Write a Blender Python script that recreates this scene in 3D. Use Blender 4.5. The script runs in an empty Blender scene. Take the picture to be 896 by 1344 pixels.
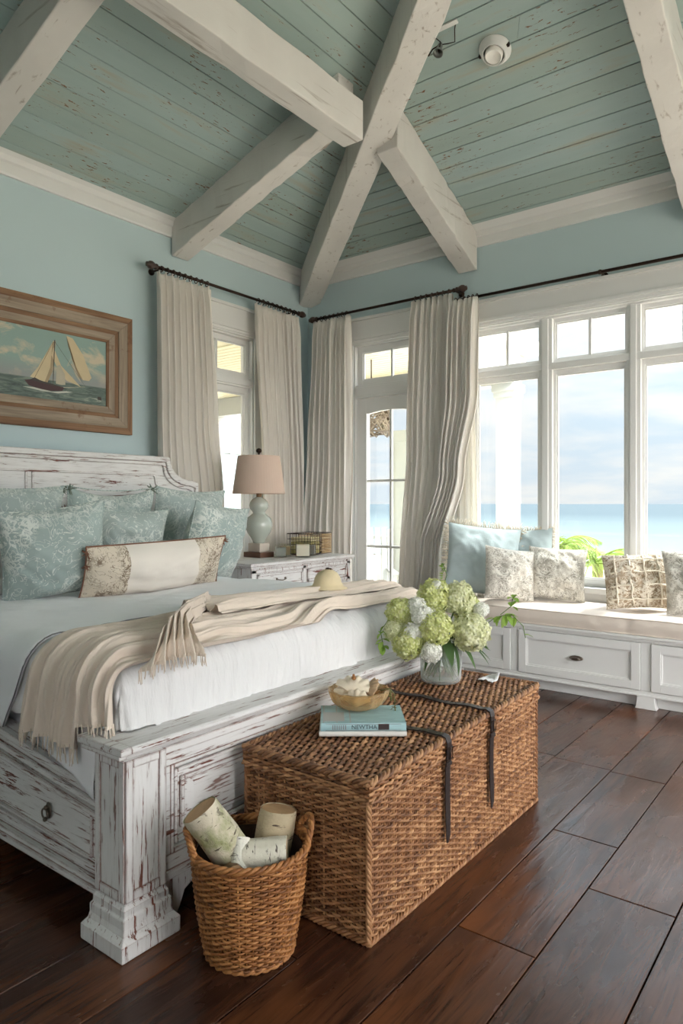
import bpy, math, random
from mathutils import Vector, Matrix, Euler, noise
random.seed(7)
PI = math.pi
scene = bpy.context.scene
COL = scene.collection
def lin(c):
    return tuple(((v/255)/12.92 if v/255 <= .04045 else ((v/255+.055)/1.055)**2.4) for v in c)
def smooth(a, b, x):
    t = min(1, max(0, (x-a)/(b-a))); return t*t*(3-2*t)
def lerp(a, b, t): return a+(b-a)*t
def N(x, y=0, z=0): return noise.noise(Vector((x, y, z)))

# ------------------------------------------------------------------ materials
class NT:
    def __init__(s, name):
        s.m = bpy.data.materials.new(name); s.m.use_nodes = True
        s.t = s.m.node_tree; s.t.nodes.clear()
        s.out = s.t.nodes.new('ShaderNodeOutputMaterial')
    def n(s, typ, **kw):
        nd = s.t.nodes.new('ShaderNode'+typ)
        for k, v in kw.items():
            if k in nd.inputs.keys() and not hasattr(nd, k): s.i(nd, k, v)
            elif hasattr(nd, k): setattr(nd, k, v)
            else: s.i(nd, k, v)
        return nd
    def i(s, nd, k, v):
        sock = nd.inputs[k]
        if isinstance(v, bpy.types.NodeSocket): s.t.links.new(v, sock)
        elif isinstance(v, (tuple, list)) and len(v) == 3 and sock.type == 'RGBA': sock.default_value = (*v, 1)
        else: sock.default_value = v
    def coord(s, scale=(1, 1, 1), kind='Object', rot=(0, 0, 0), loc=(0, 0, 0)):
        tc = s.n('TexCoord'); mp = s.n('Mapping'); s.t.links.new(tc.outputs[kind], mp.inputs['Vector'])
        mp.inputs['Scale'].default_value = scale; mp.inputs['Rotation'].default_value = rot; mp.inputs['Location'].default_value = loc
        return mp.outputs[0]
    def noise(s, vec, scale=5, detail=3, rough=.5, dist=0):
        nd = s.n('TexNoise'); s.i(nd, 'Vector', vec)
        s.i(nd, 'Scale', scale); s.i(nd, 'Detail', detail); s.i(nd, 'Roughness', rough); s.i(nd, 'Distortion', dist)
        return nd.outputs['Fac']
    def ramp(s, fac, stops, interp='LINEAR'):
        nd = s.n('ValToRGB'); s.i(nd, 'Fac', fac); cr = nd.color_ramp; cr.interpolation = interp
        while len(cr.elements) < len(stops): cr.elements.new(.5)
        for e, (p, c) in zip(cr.elements, stops):
            e.position = p; e.color = (*c, 1) if isinstance(c, tuple) else (c, c, c, 1)
        return nd.outputs[0]
    def mix(s, fac, a, b, mode='MIX'):
        nd = s.n('Mix'); nd.data_type = 'RGBA'; nd.blend_type = mode
        for k, v in ((0, fac), (6, a), (7, b)):
            if isinstance(v, bpy.types.NodeSocket): s.t.links.new(v, nd.inputs[k])
            else: nd.inputs[k].default_value = (*v, 1) if isinstance(v, (tuple, list)) else v
        return nd.outputs[2]
    def math(s, op, a, b=0, c=None):
        nd = s.n('Math'); nd.operation = op
        for k, v in ((0, a), (1, b)) + (((2, c),) if c is not None else ()):
            if isinstance(v, bpy.types.NodeSocket): s.t.links.new(v, nd.inputs[k])
            else: nd.inputs[k].default_value = v
        return nd.outputs[0]
    def bump(s, h, strength=.3, dist=.01):
        nd = s.n('Bump'); s.i(nd, 'Height', h); s.i(nd, 'Strength', strength); s.i(nd, 'Distance', dist)
        return nd.outputs[0]
    def bsdf(s, **kw):
        nd = s.n('BsdfPrincipled')
        for k, v in kw.items(): s.i(nd, k.replace('_', ' '), v)
        s.t.links.new(nd.outputs[0], s.out.inputs[0]); return nd
    def rand(s):
        return s.n('NewGeometry').outputs['Random Per Island']

def plain(name, rgb, rough=.6, metal=0, bump=None, var=0, vscale=3, **kw):
    m = NT(name); c = lin(rgb)
    if var:
        c = m.mix(m.noise(m.coord(), vscale, 4), tuple(v*(1-var) for v in c), tuple(min(1, v*(1+var)) for v in c))
    a = dict(Base_Color=c, Roughness=rough, Metallic=metal); a.update(kw)
    if bump: a['Normal'] = m.bump(m.noise(m.coord(), bump[0], 3), bump[1], bump[2] if len(bump) > 2 else .005)
    m.bsdf(**a); return m.m

def distressed(name, axis, base=(224, 222, 220), amount=.0, edge=True):
    """white paint worn through to red-brown wood; the scratches run along one axis"""
    m = NT(name)
    st = [26, 26, 26]; st['xyz'.index(axis)] = 1.7
    st2 = [60, 60, 60]; st2['xyz'.index(axis)] = 5
    n1 = m.noise(m.coord(tuple(st)), 1.3, 7, .70, .4)
    n2 = m.noise(m.coord(tuple(st2)), 1.2, 4, .65, .2)
    big = m.noise(m.coord(), 2.2, 2)
    w = m.math('ADD', m.math('MULTIPLY', n1, .75), m.math('MULTIPLY', big, .25))
    chips = m.ramp(w, [(.590-amount, 0.0), (.602-amount, 1.0)])
    fine = m.ramp(n2, [(.615-amount, 0.0), (.63-amount, 1.0)])
    wear = m.math('MAXIMUM', chips, m.math('MULTIPLY', fine, .8))
    if edge:
        bv = m.n('Bevel'); bv.samples = 4; m.i(bv, 'Radius', .009)
        g = m.n('NewGeometry')
        vm = m.n('VectorMath', operation='DOT_PRODUCT'); m.t.links.new(bv.outputs[0], vm.inputs[0]); m.t.links.new(g.outputs['Normal'], vm.inputs[1])
        e = m.math('SUBTRACT', 1, vm.outputs['Value'])
        e = m.math('MULTIPLY', e, 4.2)
        e = m.math('ADD', e, m.math('MULTIPLY', m.math('SUBTRACT', m.noise(m.coord(), 14, 4, .7), .5), 1.7))
        em = m.ramp(e, [(.34, 0.0), (.50, 1.0)])
        em = m.math('MULTIPLY', em, m.ramp(vm.outputs['Value'], [(.93, 1.0), (.995, 0.0)]))
        wear = m.math('MAXIMUM', wear, em)
    cb = m.mix(m.noise(m.coord(), 5, 4), lin(tuple(int(v*.93) for v in base)), lin(base))
    cb = m.mix(m.ramp(n2, [(.5, 0.0), (.66, .35)]), cb, lin((150, 140, 132)))
    br = m.mix(m.noise(m.coord(), 30, 3), lin((88, 46, 35)), lin((128, 74, 56)))
    col = m.mix(wear, cb, br)
    m.bsdf(Base_Color=col, Roughness=.62, Normal=m.bump(m.math('SUBTRACT', m.math('MULTIPLY', n1, .3), wear), .35, .003))
    return m.m

def ceiling_mat(name, along):
    m = NT(name)
    st = [60, 60, 60]; st['xyz'.index(along)] = 13
    st2 = [10, 10, 10]; st2['xyz'.index(along)] = 1.2
    n1 = m.noise(m.coord(tuple(st)), 1, 5, .65, .4); n2 = m.noise(m.coord(tuple(st2)), 1, 5, .6)
    big = m.noise(m.coord(), 1.6, 3, .6)
    w = m.math('ADD', m.math('MULTIPLY', n1, .8), m.math('MULTIPLY', big, .3))
    chips = m.ramp(w, [(.665, 0.0), (.68, 1.0)])
    r = m.rand()
    c = m.mix(n2, lin((150, 172, 172)), lin((176, 194, 192)))
    c = m.mix(m.math('MULTIPLY', r, .45), c, lin((150, 164, 152)))
    streak = m.ramp(n2, [(.57, 0.0), (.72, .7)])
    c = m.mix(streak, c, lin((168, 160, 138)))
    col = m.mix(chips, c, m.mix(m.noise(m.coord(), 40, 2), lin((92, 66, 46)), lin((146, 104, 72))))
    m.bsdf(Base_Color=col, Roughness=.6, Normal=m.bump(m.math('SUBTRACT', n2, chips), .25, .003))
    return m.m

def beam_mat(name, along):
    m = NT(name)
    st = [22, 22, 22]; st['xyz'.index(along)] = 1.1
    n1 = m.noise(m.coord(tuple(st)), 1, 6, .6, .5); n2 = m.noise(m.coord(), 3, 4)
    c = m.mix(n2, lin((198, 194, 189)), lin((224, 221, 216)))
    c = m.mix(m.ramp(n1, [(.60, 0.0), (.70, .8)]), c, lin((148, 136, 124)))
    m.bsdf(Base_Color=c, Roughness=.6, Normal=m.bump(n1, .5, .006))
    return m.m

def wood_floor():
    m = NT('dark_floor_wood'); r = m.rand()
    off = m.n('CombineXYZ'); m.i(off, 'X', m.math('MULTIPLY', r, 37)); m.i(off, 'Y', m.math('MULTIPLY', r, 91))
    def vec(sc):
        va = m.n('VectorMath', operation='ADD'); m.t.links.new(m.coord(sc), va.inputs[0]); m.t.links.new(off.outputs[0], va.inputs[1]); return va.outputs[0]
    g = m.noise(vec((14, 1.3, 1)), 1, 8, .62, 1.6); g2 = m.noise(vec((70, 3, 1)), 1, 4, .6); b = m.noise(vec((2.2, .8, 1)), 1, 3, .6)
    c = m.ramp(g, [(.28, lin((24, 14, 10))), (.45, lin((58, 34, 24))), (.58, lin((82, 50, 34))), (.75, lin((48, 29, 21)))])
    c = m.mix(m.ramp(b, [(.48, 0.0), (.70, .75)]), c, lin((124, 72, 38)))
    c = m.mix(m.ramp(g2, [(.55, 0.0), (.7, .55)]), c, lin((24, 13, 10)))
    c = m.mix(m.math('MULTIPLY', r, .38), c, lin((34, 19, 15)))
    ro = m.ramp(m.noise(m.coord((3, 1, 1)), 2, 5), [(.3, .16), (.7, .36)])
    h = m.math('ADD', m.math('MULTIPLY', g, .8), m.math('MULTIPLY', m.noise(m.coord((4, 1.2, 1)), 2.2, 3), 1.8))
    m.bsdf(Base_Color=c, Roughness=ro, Specular_IOR_Level=.5, Normal=m.bump(m.math('ADD', h, m.math('MULTIPLY', g2, .2)), .45, .006))
    return m.m

def wicker_mat(name, dark, mid, light, rough=.55):
    m = NT(name); r = m.rand(); n = m.noise(m.coord(), 18, 4, .7)
    f = m.math('ADD', m.math('MULTIPLY', r, .36), m.math('MULTIPLY', n, .72))
    c = m.ramp(f, [(.22, lin(dark)), (.5, lin(mid)), (.8, lin(light))])
    m.bsdf(Base_Color=c, Roughness=rough, Normal=m.bump(m.noise(m.coord(), 220, 2), .3, .002))
    return m.m

def fabric(name, rgb, rough=.95, weave=500, wr=(9, .35, .012), transl=0, var=.05, stretch=None):
    m = NT(name); co = m.coord()
    c = m.mix(m.noise(co, 7, 3), tuple(v*(1-var) for v in lin(rgb)), lin(rgb))
    w = m.noise(m.coord(stretch) if stretch else co, wr[0], 4, .55)
    nrm = m.bump(m.math('ADD', w, m.math('MULTIPLY', m.noise(co, weave, 1), .06)), wr[1], wr[2])
    b = m.bsdf(Base_Color=c, Roughness=rough, Normal=nrm, Sheen_Weight=.15, Specular_IOR_Level=.15)
    if transl:
        t = m.n('BsdfTranslucent'); m.i(t, 'Color', c); mx = m.n('MixShader'); m.i(mx, 'Fac', transl)
        m.t.links.new(b.outputs[0], mx.inputs[1]); m.t.links.new(t.outputs[0], mx.inputs[2]); m.t.links.new(mx.outputs[0], m.out.inputs[0])
    return m.m

def toile(name, base, line, scale=7, width=.035, cover=.47, second=None, seed=0):
    """cloth printed with scrolling line drawing"""
    m = NT(name); co = m.coord(loc=(seed*1.7, seed*3.1, seed*.7))
    n = m.noise(co, scale, 1.5, .5, 1.8)
    def contour(x, at, wd):
        return m.ramp(m.math('ABSOLUTE', m.math('SUBTRACT', x, at)), [(wd*.4, 1.0), (wd, 0.0)])
    l = contour(n, .5, width); l2 = contour(m.noise(co, scale*2.0, 1.2, .5, 2.2), .5, width*1.3)
    l3 = contour(m.noise(co, scale*1.2, 1, .5, 3), .57, width*.6)
    mask = m.ramp(m.noise(co, scale*.45, 2), [(cover, 0.0), (cover+.08, 1.0)])
    f = m.math('MAXIMUM', m.math('MULTIPLY', m.math('MAXIMUM', l2, l), mask), l3)
    c0 = m.mix(m.noise(co, 3, 3), tuple(v*.93 for v in lin(base)), lin(base))
    if second: c0 = m.mix(m.ramp(m.noise(co, scale*.8, 3, .6, .6), [(.45, 0.0), (.56, 1.0)]), c0, lin(second))
    c = m.mix(m.math('MULTIPLY', f, .85), c0, lin(line))
    w = m.noise(m.coord(), 5, 3, .5)
    m.bsdf(Base_Color=c, Roughness=.92, Specular_IOR_Level=.15, Sheen_Weight=.15, Normal=m.bump(m.math('ADD', w, m.math('MULTIPLY', f, .05)), .4, .015))
    return m.m

def glass_mat(name, tint=(1, 1, 1), refl=.9):
    m = NT(name); t = m.n('BsdfTransparent'); m.i(t, 'Color', tint)
    g = m.n('BsdfGlossy'); m.i(g, 'Roughness', .02)
    fr = m.n('LayerWeight'); m.i(fr, 'Blend', .5); mx = m.n('MixShader'); m.i(mx, 'Fac', m.math('ADD', m.math('MULTIPLY', m.math('POWER', fr.outputs['Facing'], 4.0), refl*.5), .03))
    m.t.links.new(t.outputs[0], mx.inputs[1]); m.t.links.new(g.outputs[0], mx.inputs[2]); m.t.links.new(mx.outputs[0], m.out.inputs[0])
    return m.m

M = {}
M['wall'] = plain('pale_blue_wall_paint', (187, 206, 210), .75, bump=(60, .04))
M['trim'] = plain('white_trim_paint', (224, 224, 222), .42, bump=(25, .04), var=.02)
M['outtrim'] = plain('exterior_white_paint', (186, 187, 186), .5)
M['ceilA'] = ceiling_mat('chipped_teal_planks_along_y', 'y'); M['ceilB'] = ceiling_mat('chipped_teal_planks_along_x', 'x')
M['gap'] = plain('dark_gap', (38, 32, 28), .9)
for a in 'xyz':
    M['d'+a] = distressed('distressed_white_'+a, a)
M['dpx'] = distressed('distressed_white_light_x', 'x', (226, 224, 222), -.03)
M['dpy'] = distressed('distressed_white_light_y', 'y', (226, 224, 222), -.03)
M['bx'] = beam_mat('white_beam_x', 'x'); M['by'] = beam_mat('white_beam_y', 'y'); M['bz'] = beam_mat('white_beam_z', 'z')
M['floor'] = wood_floor()
M['wick'] = wicker_mat('brown_wicker', (72, 42, 26), (140, 94, 58), (194, 148, 104))
M['wicktop'] = wicker_mat('brown_seagrass', (70, 42, 26), (124, 84, 54), (176, 132, 92))
M['wickb'] = wicker_mat('amber_wicker', (70, 40, 18), (140, 88, 44), (190, 134, 80))
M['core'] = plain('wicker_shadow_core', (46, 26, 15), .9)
M['leather'] = plain('dark_leather', (38, 27, 25), .38, bump=(90, .2))
M['bronze'] = plain('dark_bronze', (52, 38, 30), .38, .75, bump=(50, .2))
M['darkwood'] = plain('dark_turned_wood', (58, 40, 32), .45, bump=(40, .2))
M['nickel'] = plain('aged_nickel', (120, 110, 100), .32, .9, bump=(60, .3))
M['curtain'] = fabric('cream_linen_curtain', (249, 245, 239), transl=.30, wr=(20, .2, .004))
M['sheer'] = fabric('white_linen_curtain', (246, 243, 236), transl=.5, wr=(20, .2, .004))
M['sheet'] = fabric('white_cotton', (240, 240, 242), wr=(10, .35, .01), var=.02)
M['sheetfoot'] = fabric('white_crinkled_cotton', (222, 221, 221), wr=(1, .8, .02), var=.02, stretch=(14, 26, 5))
M['throw'] = fabric('oatmeal_gauze', (222, 207, 192), wr=(1, .55, .008), var=.12, stretch=(140, 26, 26), weave=700)
M['sage'] = toile('sage_toile', (158, 172, 168), (212, 216, 209), 9, .04)
M['sage2'] = toile('sage_toile_pale', (164, 176, 172), (212, 216, 209), 8, .04, seed=3)
M['toilegrey'] = toile('taupe_toile', (186, 180, 168), (222, 218, 208), 11, .05, .40, second=(150, 146, 136), seed=5)
M['toiletan'] = toile('tan_patchwork_print', (170, 150, 126), (226, 218, 202), 9, .05, .38, second=(150, 130, 106), seed=8)
M['blueplain'] = fabric('pale_blue_linen', (184, 199, 201), wr=(6, .45, .02))
M['fringe'] = plain('cream_fringe_yarn', (226, 216, 198), .95)
M['sagefringe'] = plain('grey_sage_yarn', (120, 130, 118), .95)
M['brownyarn'] = plain('rust_brown_yarn', (120, 84, 66), .95)
M['pillowgrey'] = fabric('pale_grey_cotton', (196, 196, 190))
M['bolstermid'] = fabric('oatmeal_linen', (226, 218, 208), wr=(9, .3, .01))
M['bolsterend'] = toile('oatmeal_print_brown_branches', (214, 202, 184), (112, 92, 74), 12, .035, .44, seed=11)
M['cushion'] = fabric('oatmeal_cushion_cover', (222, 210, 198), wr=(7, .35, .015))
M['celadon'] = plain('celadon_glaze', (178, 184, 174), .14, bump=(9, .05), var=.05, Coat_Weight=.5)
M['shade'] = fabric('blush_linen_shade', (232, 210, 194), transl=.3, wr=(60, .12, .003))
M['brasswood'] = plain('worn_brass', (126, 100, 74), .4, .4)
M['brownwood'] = plain('brown_wood_block', (96, 66, 50), .5, var=.2)
M['palewood'] = plain('whitewashed_wood_block', (196, 184, 172), .6, var=.1)
M['straw'] = plain('pale_straw', (222, 204, 166), .8, bump=(220, .5, .003), var=.12, vscale=20)

# ------------------------------------------------------------------ mesh tools
class MB:
    def __init__(s): s.v = []; s.f = []; s.m = []
    def add(s, vs, fs, mi=0):
        o = len(s.v); s.v += [tuple(p) for p in vs]
        for f in fs: s.f.append(tuple(i+o for i in f)); s.m.append(mi)
    def box(s, x0, x1, y0, y1, z0, z1, mi=0):
        s.add([(x, y, z) for z in (z0, z1) for y in (y0, y1) for x in (x0, x1)],
              [(0, 2, 3, 1), (4, 5, 7, 6), (0, 1, 5, 4), (2, 6, 7, 3), (0, 4, 6, 2), (1, 3, 7, 5)], mi); return s
    def grid(s, fn, nu, nv, mi=0, closeu=False, flip=False):
        o = []; 
        for j in range(nv+1):
            for i in range(nu if closeu else nu+1):
                o.append(fn(i/nu, j/nv))
        w = nu if closeu else nu+1; fs = []
        for j in range(nv):
            for i in range(nu):
                a = j*w+i; b = j*w+(i+1) % w if closeu else a+1
                q = (a, b, b+w, a+w); fs.append(q[::-1] if flip else q)
        s.add(o, fs, mi); return s
    def tube(s, pts, r, n=6, mi=0, cap=True, closed=False):
        pts = [Vector(p) for p in pts]; k = len(pts); vs = []; up = None
        for i, p in enumerate(pts):
            a = pts[i-1] if (i or closed) else p; b = pts[(i+1) % k] if (i < k-1 or closed) else p
            t = (b-a).normalized() if (b-a).length > 1e-9 else Vector((0, 0, 1))
            if up is None:
                up = Vector((0, 0, 1)) if abs(t.z) < .9 else Vector((1, 0, 0))
            x = t.cross(up); x = x.normalized() if x.length > 1e-6 else t.orthogonal().normalized(); up = x.cross(t)
            rr = r[i] if isinstance(r, (list, tuple)) else r
            for j in range(n):
                an = 2*PI*j/n; vs.append(p+(x*math.cos(an)+up*math.sin(an))*rr)
        fs = []
        for i in range(k if closed else k-1):
            i2 = (i+1) % k
            for j in range(n): fs.append((i*n+j, i*n+(j+1) % n, i2*n+(j+1) % n, i2*n+j))
        if cap and not closed: fs += [tuple(range(n))[::-1], tuple(range((k-1)*n, k*n))]
        s.add(vs, fs, mi); return s
    def lathe(s, prof, c=(0, 0, 0), n=32, mi=0, cap=True, wob=None):
        vs = []
        for (r, z) in prof:
            for j in range(n):
                an = 2*PI*j/n; q = r*(wob(an, z) if wob else 1); vs.append((c[0]+q*math.cos(an), c[1]+q*math.sin(an), c[2]+z))
        fs = []
        for i in range(len(prof)-1):
            for j in range(n): fs.append((i*n+j, i*n+(j+1) % n, (i+1)*n+(j+1) % n, (i+1)*n+j))
        if cap: fs += [tuple(range(n))[::-1], tuple(range((len(prof)-1)*n, len(prof)*n))]
        s.add(vs, fs, mi); return s
    def prism(s, poly, axis, a, b, mi=0):
        """polygon of (p,q) extruded along axis from a to b; x:(y,z) y:(x,z) z:(x,y)"""
        n = len(poly)
        def P(p, q, t): return {'x': (t, p, q), 'y': (p, t, q), 'z': (p, q, t)}[axis]
        s.add([P(p, q, a) for p, q in poly]+[P(p, q, b) for p, q in poly],
              [tuple(range(n)), tuple(range(n, 2*n))[::-1]]+[(i, n+i, n+(i+1) % n, (i+1) % n) for i in range(n)], mi); return s
    def sphere(s, c, r, n=12, mi=0, sq=(1, 1, 1), rings=None):
        rings = rings or max(4, n//2)
        prof = [(math.sin(PI*i/rings), -math.cos(PI*i/rings)) for i in range(rings+1)]
        vs = []
        for (a, z) in prof:
            for j in range(n):
                an = 2*PI*j/n; vs.append((c[0]+r*sq[0]*max(a, 1e-4)*math.cos(an), c[1]+r*sq[1]*max(a, 1e-4)*math.sin(an), c[2]+r*sq[2]*z))
        fs = [(i*n+j, i*n+(j+1) % n, (i+1)*n+(j+1) % n, (i+1)*n+j) for i in range(rings) for j in range(n)]
        s.add(vs, fs, mi); return s
    def mesh(s, name, mats, sm=False, off=(0, 0, 0)):
        me = bpy.data.meshes.new(name)
        me.from_pydata([(v[0]-off[0], v[1]-off[1], v[2]-off[2]) for v in s.v], [], s.f)
        mats = mats if isinstance(mats, (list, tuple)) else [mats]
        for m in mats: me.materials.append(M[m] if isinstance(m, str) else m)
        if len(mats) > 1: me.polygons.foreach_set('material_index', s.m)
        if sm: me.polygons.foreach_set('use_smooth', [True]*len(me.polygons))
        me.update(); return me
    def build(s, name, mats, parent=None, sm=False, bevel=0, local=False, loc=None, fix=True, solid=0):
        """parent: root whose world location is subtracted; loc: origin for a thing that is one mesh"""
        off = (0, 0, 0)
        if parent is not None and not local: off = wloc(parent)
        if loc is not None: off = loc
        o = bpy.data.objects.new(name, s.mesh(name, mats, sm, off)); COL.objects.link(o)
        if loc is not None: o.location = loc
        if parent is not None: o.parent = parent
        if fix:
            import bmesh
            bm = bmesh.new(); bm.from_mesh(o.data); bmesh.ops.recalc_face_normals(bm, faces=bm.faces); bm.to_mesh(o.data); bm.free()
        if solid:
            md = o.modifiers.new('solid', 'SOLIDIFY'); md.thickness = solid; md.offset = 0
        if bevel:
            md = o.modifiers.new('bevel', 'BEVEL'); md.width = bevel; md.segments = 2; md.limit_method = 'ANGLE'; md.angle_limit = math.radians(40)
            md.use_clamp_overlap = True
        return o
def wloc(o):
    v = Vector((0, 0, 0))
    while o is not None: v += Vector(o.location); o = o.parent
    return v
def tag(o, label=None, cat=None, group=None, kind=None):
    if label: o['label'] = label
    if cat: o['category'] = cat
    if group: o['group'] = group
    if kind: o['kind'] = kind
    return o
def thing(name, label, cat, loc=(0, 0, 0), group=None, kind=None, rot=None):
    o = bpy.data.objects.new(name, None); COL.objects.link(o); o.location = loc; o.empty_display_size = .1
    if rot: o.rotation_euler = rot
    return tag(o, label, cat, group, kind)
def bx(*boxes):
    m = MB()
    for b in boxes: m.box(*b)
    return m

SKYK, GLOWK, SUNE, EXPO = .53, 15.0, 3.0, .80
XW, YW = -4.85, 5.7           # inner faces of the headboard wall and of the sea wall
XE, YS = 2.75, -2.7           # the walls behind the camera
# ------------------------------------------------------------------ floor
m = MB(); seams = [-.535, -.25, .04, .33, .62, .91, 1.2, 1.5, 1.8, 2.1, 2.4, 2.75]
left = [-.83, -1.10, -1.41]; x = -1.41
while x > XW+.15: x -= .285; left.append(max(x, XW))
left[-1] = XW
xs = sorted(left+seams)
fixed = {-.83: [2.06, 2.92, 4.28], -1.10: [3.745, 2.065], -1.41: [3.75, .9], -.535: [2.55, .7]}
random.seed(11)
for a, b in zip(xs, xs[1:]):
    js = None
    key = [k for k in ((-1.10,) if abs(a+1.41) < .01 else ()) ]
    if abs(a+1.41) < .01: js = [3.75, .6, -1.2]
    elif abs(a+1.10) < .01: js = [3.73, 2.92, 2.06, -.2]
    elif abs(a+.83) < .01: js = [4.28, 2.55, .9]
    elif abs(a+.535) < .01: js = [3.3, 1.5]
    else:
        js = []; y = YS+random.uniform(.5, 2)
        while y < YW-.4: js.append(y); y += random.uniform(1.1, 2.4)
    ys = [YS]+sorted(js)+[YW]
    for c, d in zip(ys, ys[1:]):
        g = .0022; dz = random.uniform(0, .0012)
        m.box(a+g, b-g, c+g, d-g, -.02, -.0012+dz)
m.box(XW, XE, YS, YW, -.06, -.02, 1)
o = m.build('floor', ['floor', 'gap'], bevel=.002); tag(o, kind='structure')

# ------------------------------------------------------------------ walls with openings
def wall(name, axis, pos, thick, a0, a1, z0, z1, holes):
    """boxes around rectangular holes; axis 'x' = plane x=pos spanning y"""
    m = MB(); t0, t1 = sorted((pos, pos+thick)); cuts = sorted({a0, a1, *[h[0] for h in holes], *[h[1] for h in holes]})
    for p, q in zip(cuts, cuts[1:]):
        hs = sorted([h for h in holes if h[0] <= p and h[1] >= q], key=lambda h: h[2]); z = z0
        for h in hs+[(0, 0, z1, z1)]:
            if h[2] > z+1e-6:
                if axis == 'x': m.box(t0, t1, p, q, z, h[2])
                else: m.box(p, q, t0, t1, z, h[2])
            z = max(z, h[3])
    o = m.build(name, 'wall'); return tag(o, kind='structure')
ZT = 3.83
WA = (4.00, 4.88, .70, 3.02); DB = (-4.23, -3.37, 0, 3.02); WB = (-2.95, .62, .72, 2.98)
wall('wall_left', 'x', XW, -.16, YS, YW+.16, -.02, ZT+.1, [WA])
wall('wall_back', 'y', YW, .16, XW, XE, -.02, ZT+.1, [DB, WB])
WC = [(.9, YW-.5, .3, 3.1)]
wall('wall_right', 'x', XE, .16, YS, YW+.16, -.02, ZT+.1, WC)
WD = [(.5, XE-.4, .9, 3.1)]
wall('wall_front', 'y', YS, -.16, XW-.16, XE+.16, -.02, ZT+.1, WD)
# mullioned frames behind the viewpoint; these unseen openings are added to light the room
m = MB()
for (a, b, c, d) in WC:
    n = 4
    for k in range(n+1):
        y = lerp(a, b, k/n); m.box(XE-.02, XE+.1, y-.05, y+.05, c, d)
    for z in (c, 2.55, d): m.box(XE-.015, XE+.095, a, b, z-.05, z+.05)
tag(m.build('fill_window_4', 'trim'), kind='structure')
m = MB()
for (a, b, c, d) in WD:
    n = 4
    for k in range(n+1):
        x = lerp(a, b, k/n); m.box(x-.05, x+.05, YS-.1, YS+.02, c, d)
    for z in (c, 2.55, d): m.box(a, b, YS-.095, YS+.015, z-.05, z+.05)
tag(m.build('fill_window_5', 'trim'), kind='structure')

# ------------------------------------------------------------------ roof: two slopes meeting in a hip
sA, sB, ZR = .33, .44, 5.08
def zA(x): return ZT+sA*(x-XW)
def zB(y): return ZT+sB*(YW-y)
def zC(x): return ZT+sA*(XE-x)
def zD(y): return ZT+sA*(y-YS)*1.3
xm = (XW+XE)/2
m = MB(); w = .146; k = 0; d = 0
while XW+d < xm:                                   # slope over the headboard wall, planks run along y
    x0, x1 = XW+d+.002, min(XW+d+w-.006, xm)
    def ylim(x): return YW-(sA*(x-XW))/sB
    y0 = ylim(x0); y1 = ylim(x1)
    th = .02
    lo0 = YS+(sA*(x0-XW))/(sA*1.3); lo1 = YS+(sA*(x1-XW))/(sA*1.3)
    # board split into random lengths
    cuts = [0, random.uniform(.25, .75), 1] if random.random() < .5 else [0, 1]
    for ca, cb in zip(cuts, cuts[1:]):
        A0, A1, B0, B1 = lerp(lo0, y0, ca), lerp(lo1, y1, ca), lerp(lo0, y0, cb)-.002, lerp(lo1, y1, cb)-.002
        vs = [(x0, A0, zA(x0)), (x1, A1, zA(x1)), (x1, B1, zA(x1)), (x0, B0, zA(x0))]
        vs += [(p[0], p[1], p[2]+th) for p in vs]
        m.add(vs, [(0, 1, 2, 3), (4, 7, 6, 5), (0, 4, 5, 1), (1, 5, 6, 2), (2, 6, 7, 3), (3, 7, 4, 0)], 0)
    d += w
d = 0; w = .139
ymB = YW-(ZR-ZT)/sB
while YW-d > ymB:                                  # slope over the sea wall, planks run along x
    y0, y1 = YW-d-.002, max(YW-d-w+.006, ymB)
    def xl(y): return XW+(sB*(YW-y))/sA
    def xr(y): return XE-(sB*(YW-y))/sA
    cuts = [0, random.uniform(.25, .75), 1] if random.random() < .6 else [0, 1]
    for ca, cb in zip(cuts, cuts[1:]):
        a0, a1 = lerp(xl(y0), xr(y0), ca), lerp(xl(y1), xr(y1), ca); b0, b1 = lerp(xl(y0), xr(y0), cb)-.002, lerp(xl(y1), xr(y1), cb)-.002
        vs = [(a0, y0, zB(y0)), (b0, y0, zB(y0)), (b1, y1, zB(y1)), (a1, y1, zB(y1))]
        vs += [(p[0], p[1], p[2]+.02) for p in vs]
        m.add(vs, [(0, 1, 2, 3), (4, 7, 6, 5), (0, 4, 5, 1), (1, 5, 6, 2), (2, 6, 7, 3), (3, 7, 4, 0)], 1)
    d += w
# remaining slopes and backing boards
ylo = YS+(ZR-ZT)/(sA*1.3)
P00, P10, P11, P01 = (XW, YS, ZT), (XE, YS, ZT), (XE, YW, ZT), (XW, YW, ZT); R0, R1 = (xm, ylo, ZR), (xm, ymB, ZR)
m.add([P10, P11, R1, R0], [(0, 1, 2, 3)], 0); m.add([P00, P10, R0], [(0, 1, 2)], 1)
up = lambda p, h=.022: (p[0], p[1], p[2]+h)
m.add([up(p) for p in (P00, P01, R1, R0)], [(0, 1, 2, 3)], 2); m.add([up(p) for p in (P01, P11, R1)], [(0, 1, 2)], 2)
m.add([up(p, .06) for p in (P00, P01, R1, R0)], [(0, 1, 2, 3)], 2); m.add([up(p, .06) for p in (P01, P11, R1)], [(0, 1, 2)], 2)
m.add([up(p, .06) for p in (P10, P11, R1, R0)], [(0, 1, 2, 3)], 2); m.add([up(p, .06) for p in (P00, P10, R0)], [(0, 1, 2)], 2)
tag(m.build('ceiling', ['ceilA', 'ceilB', 'gap'], fix=False), kind='structure')

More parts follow.
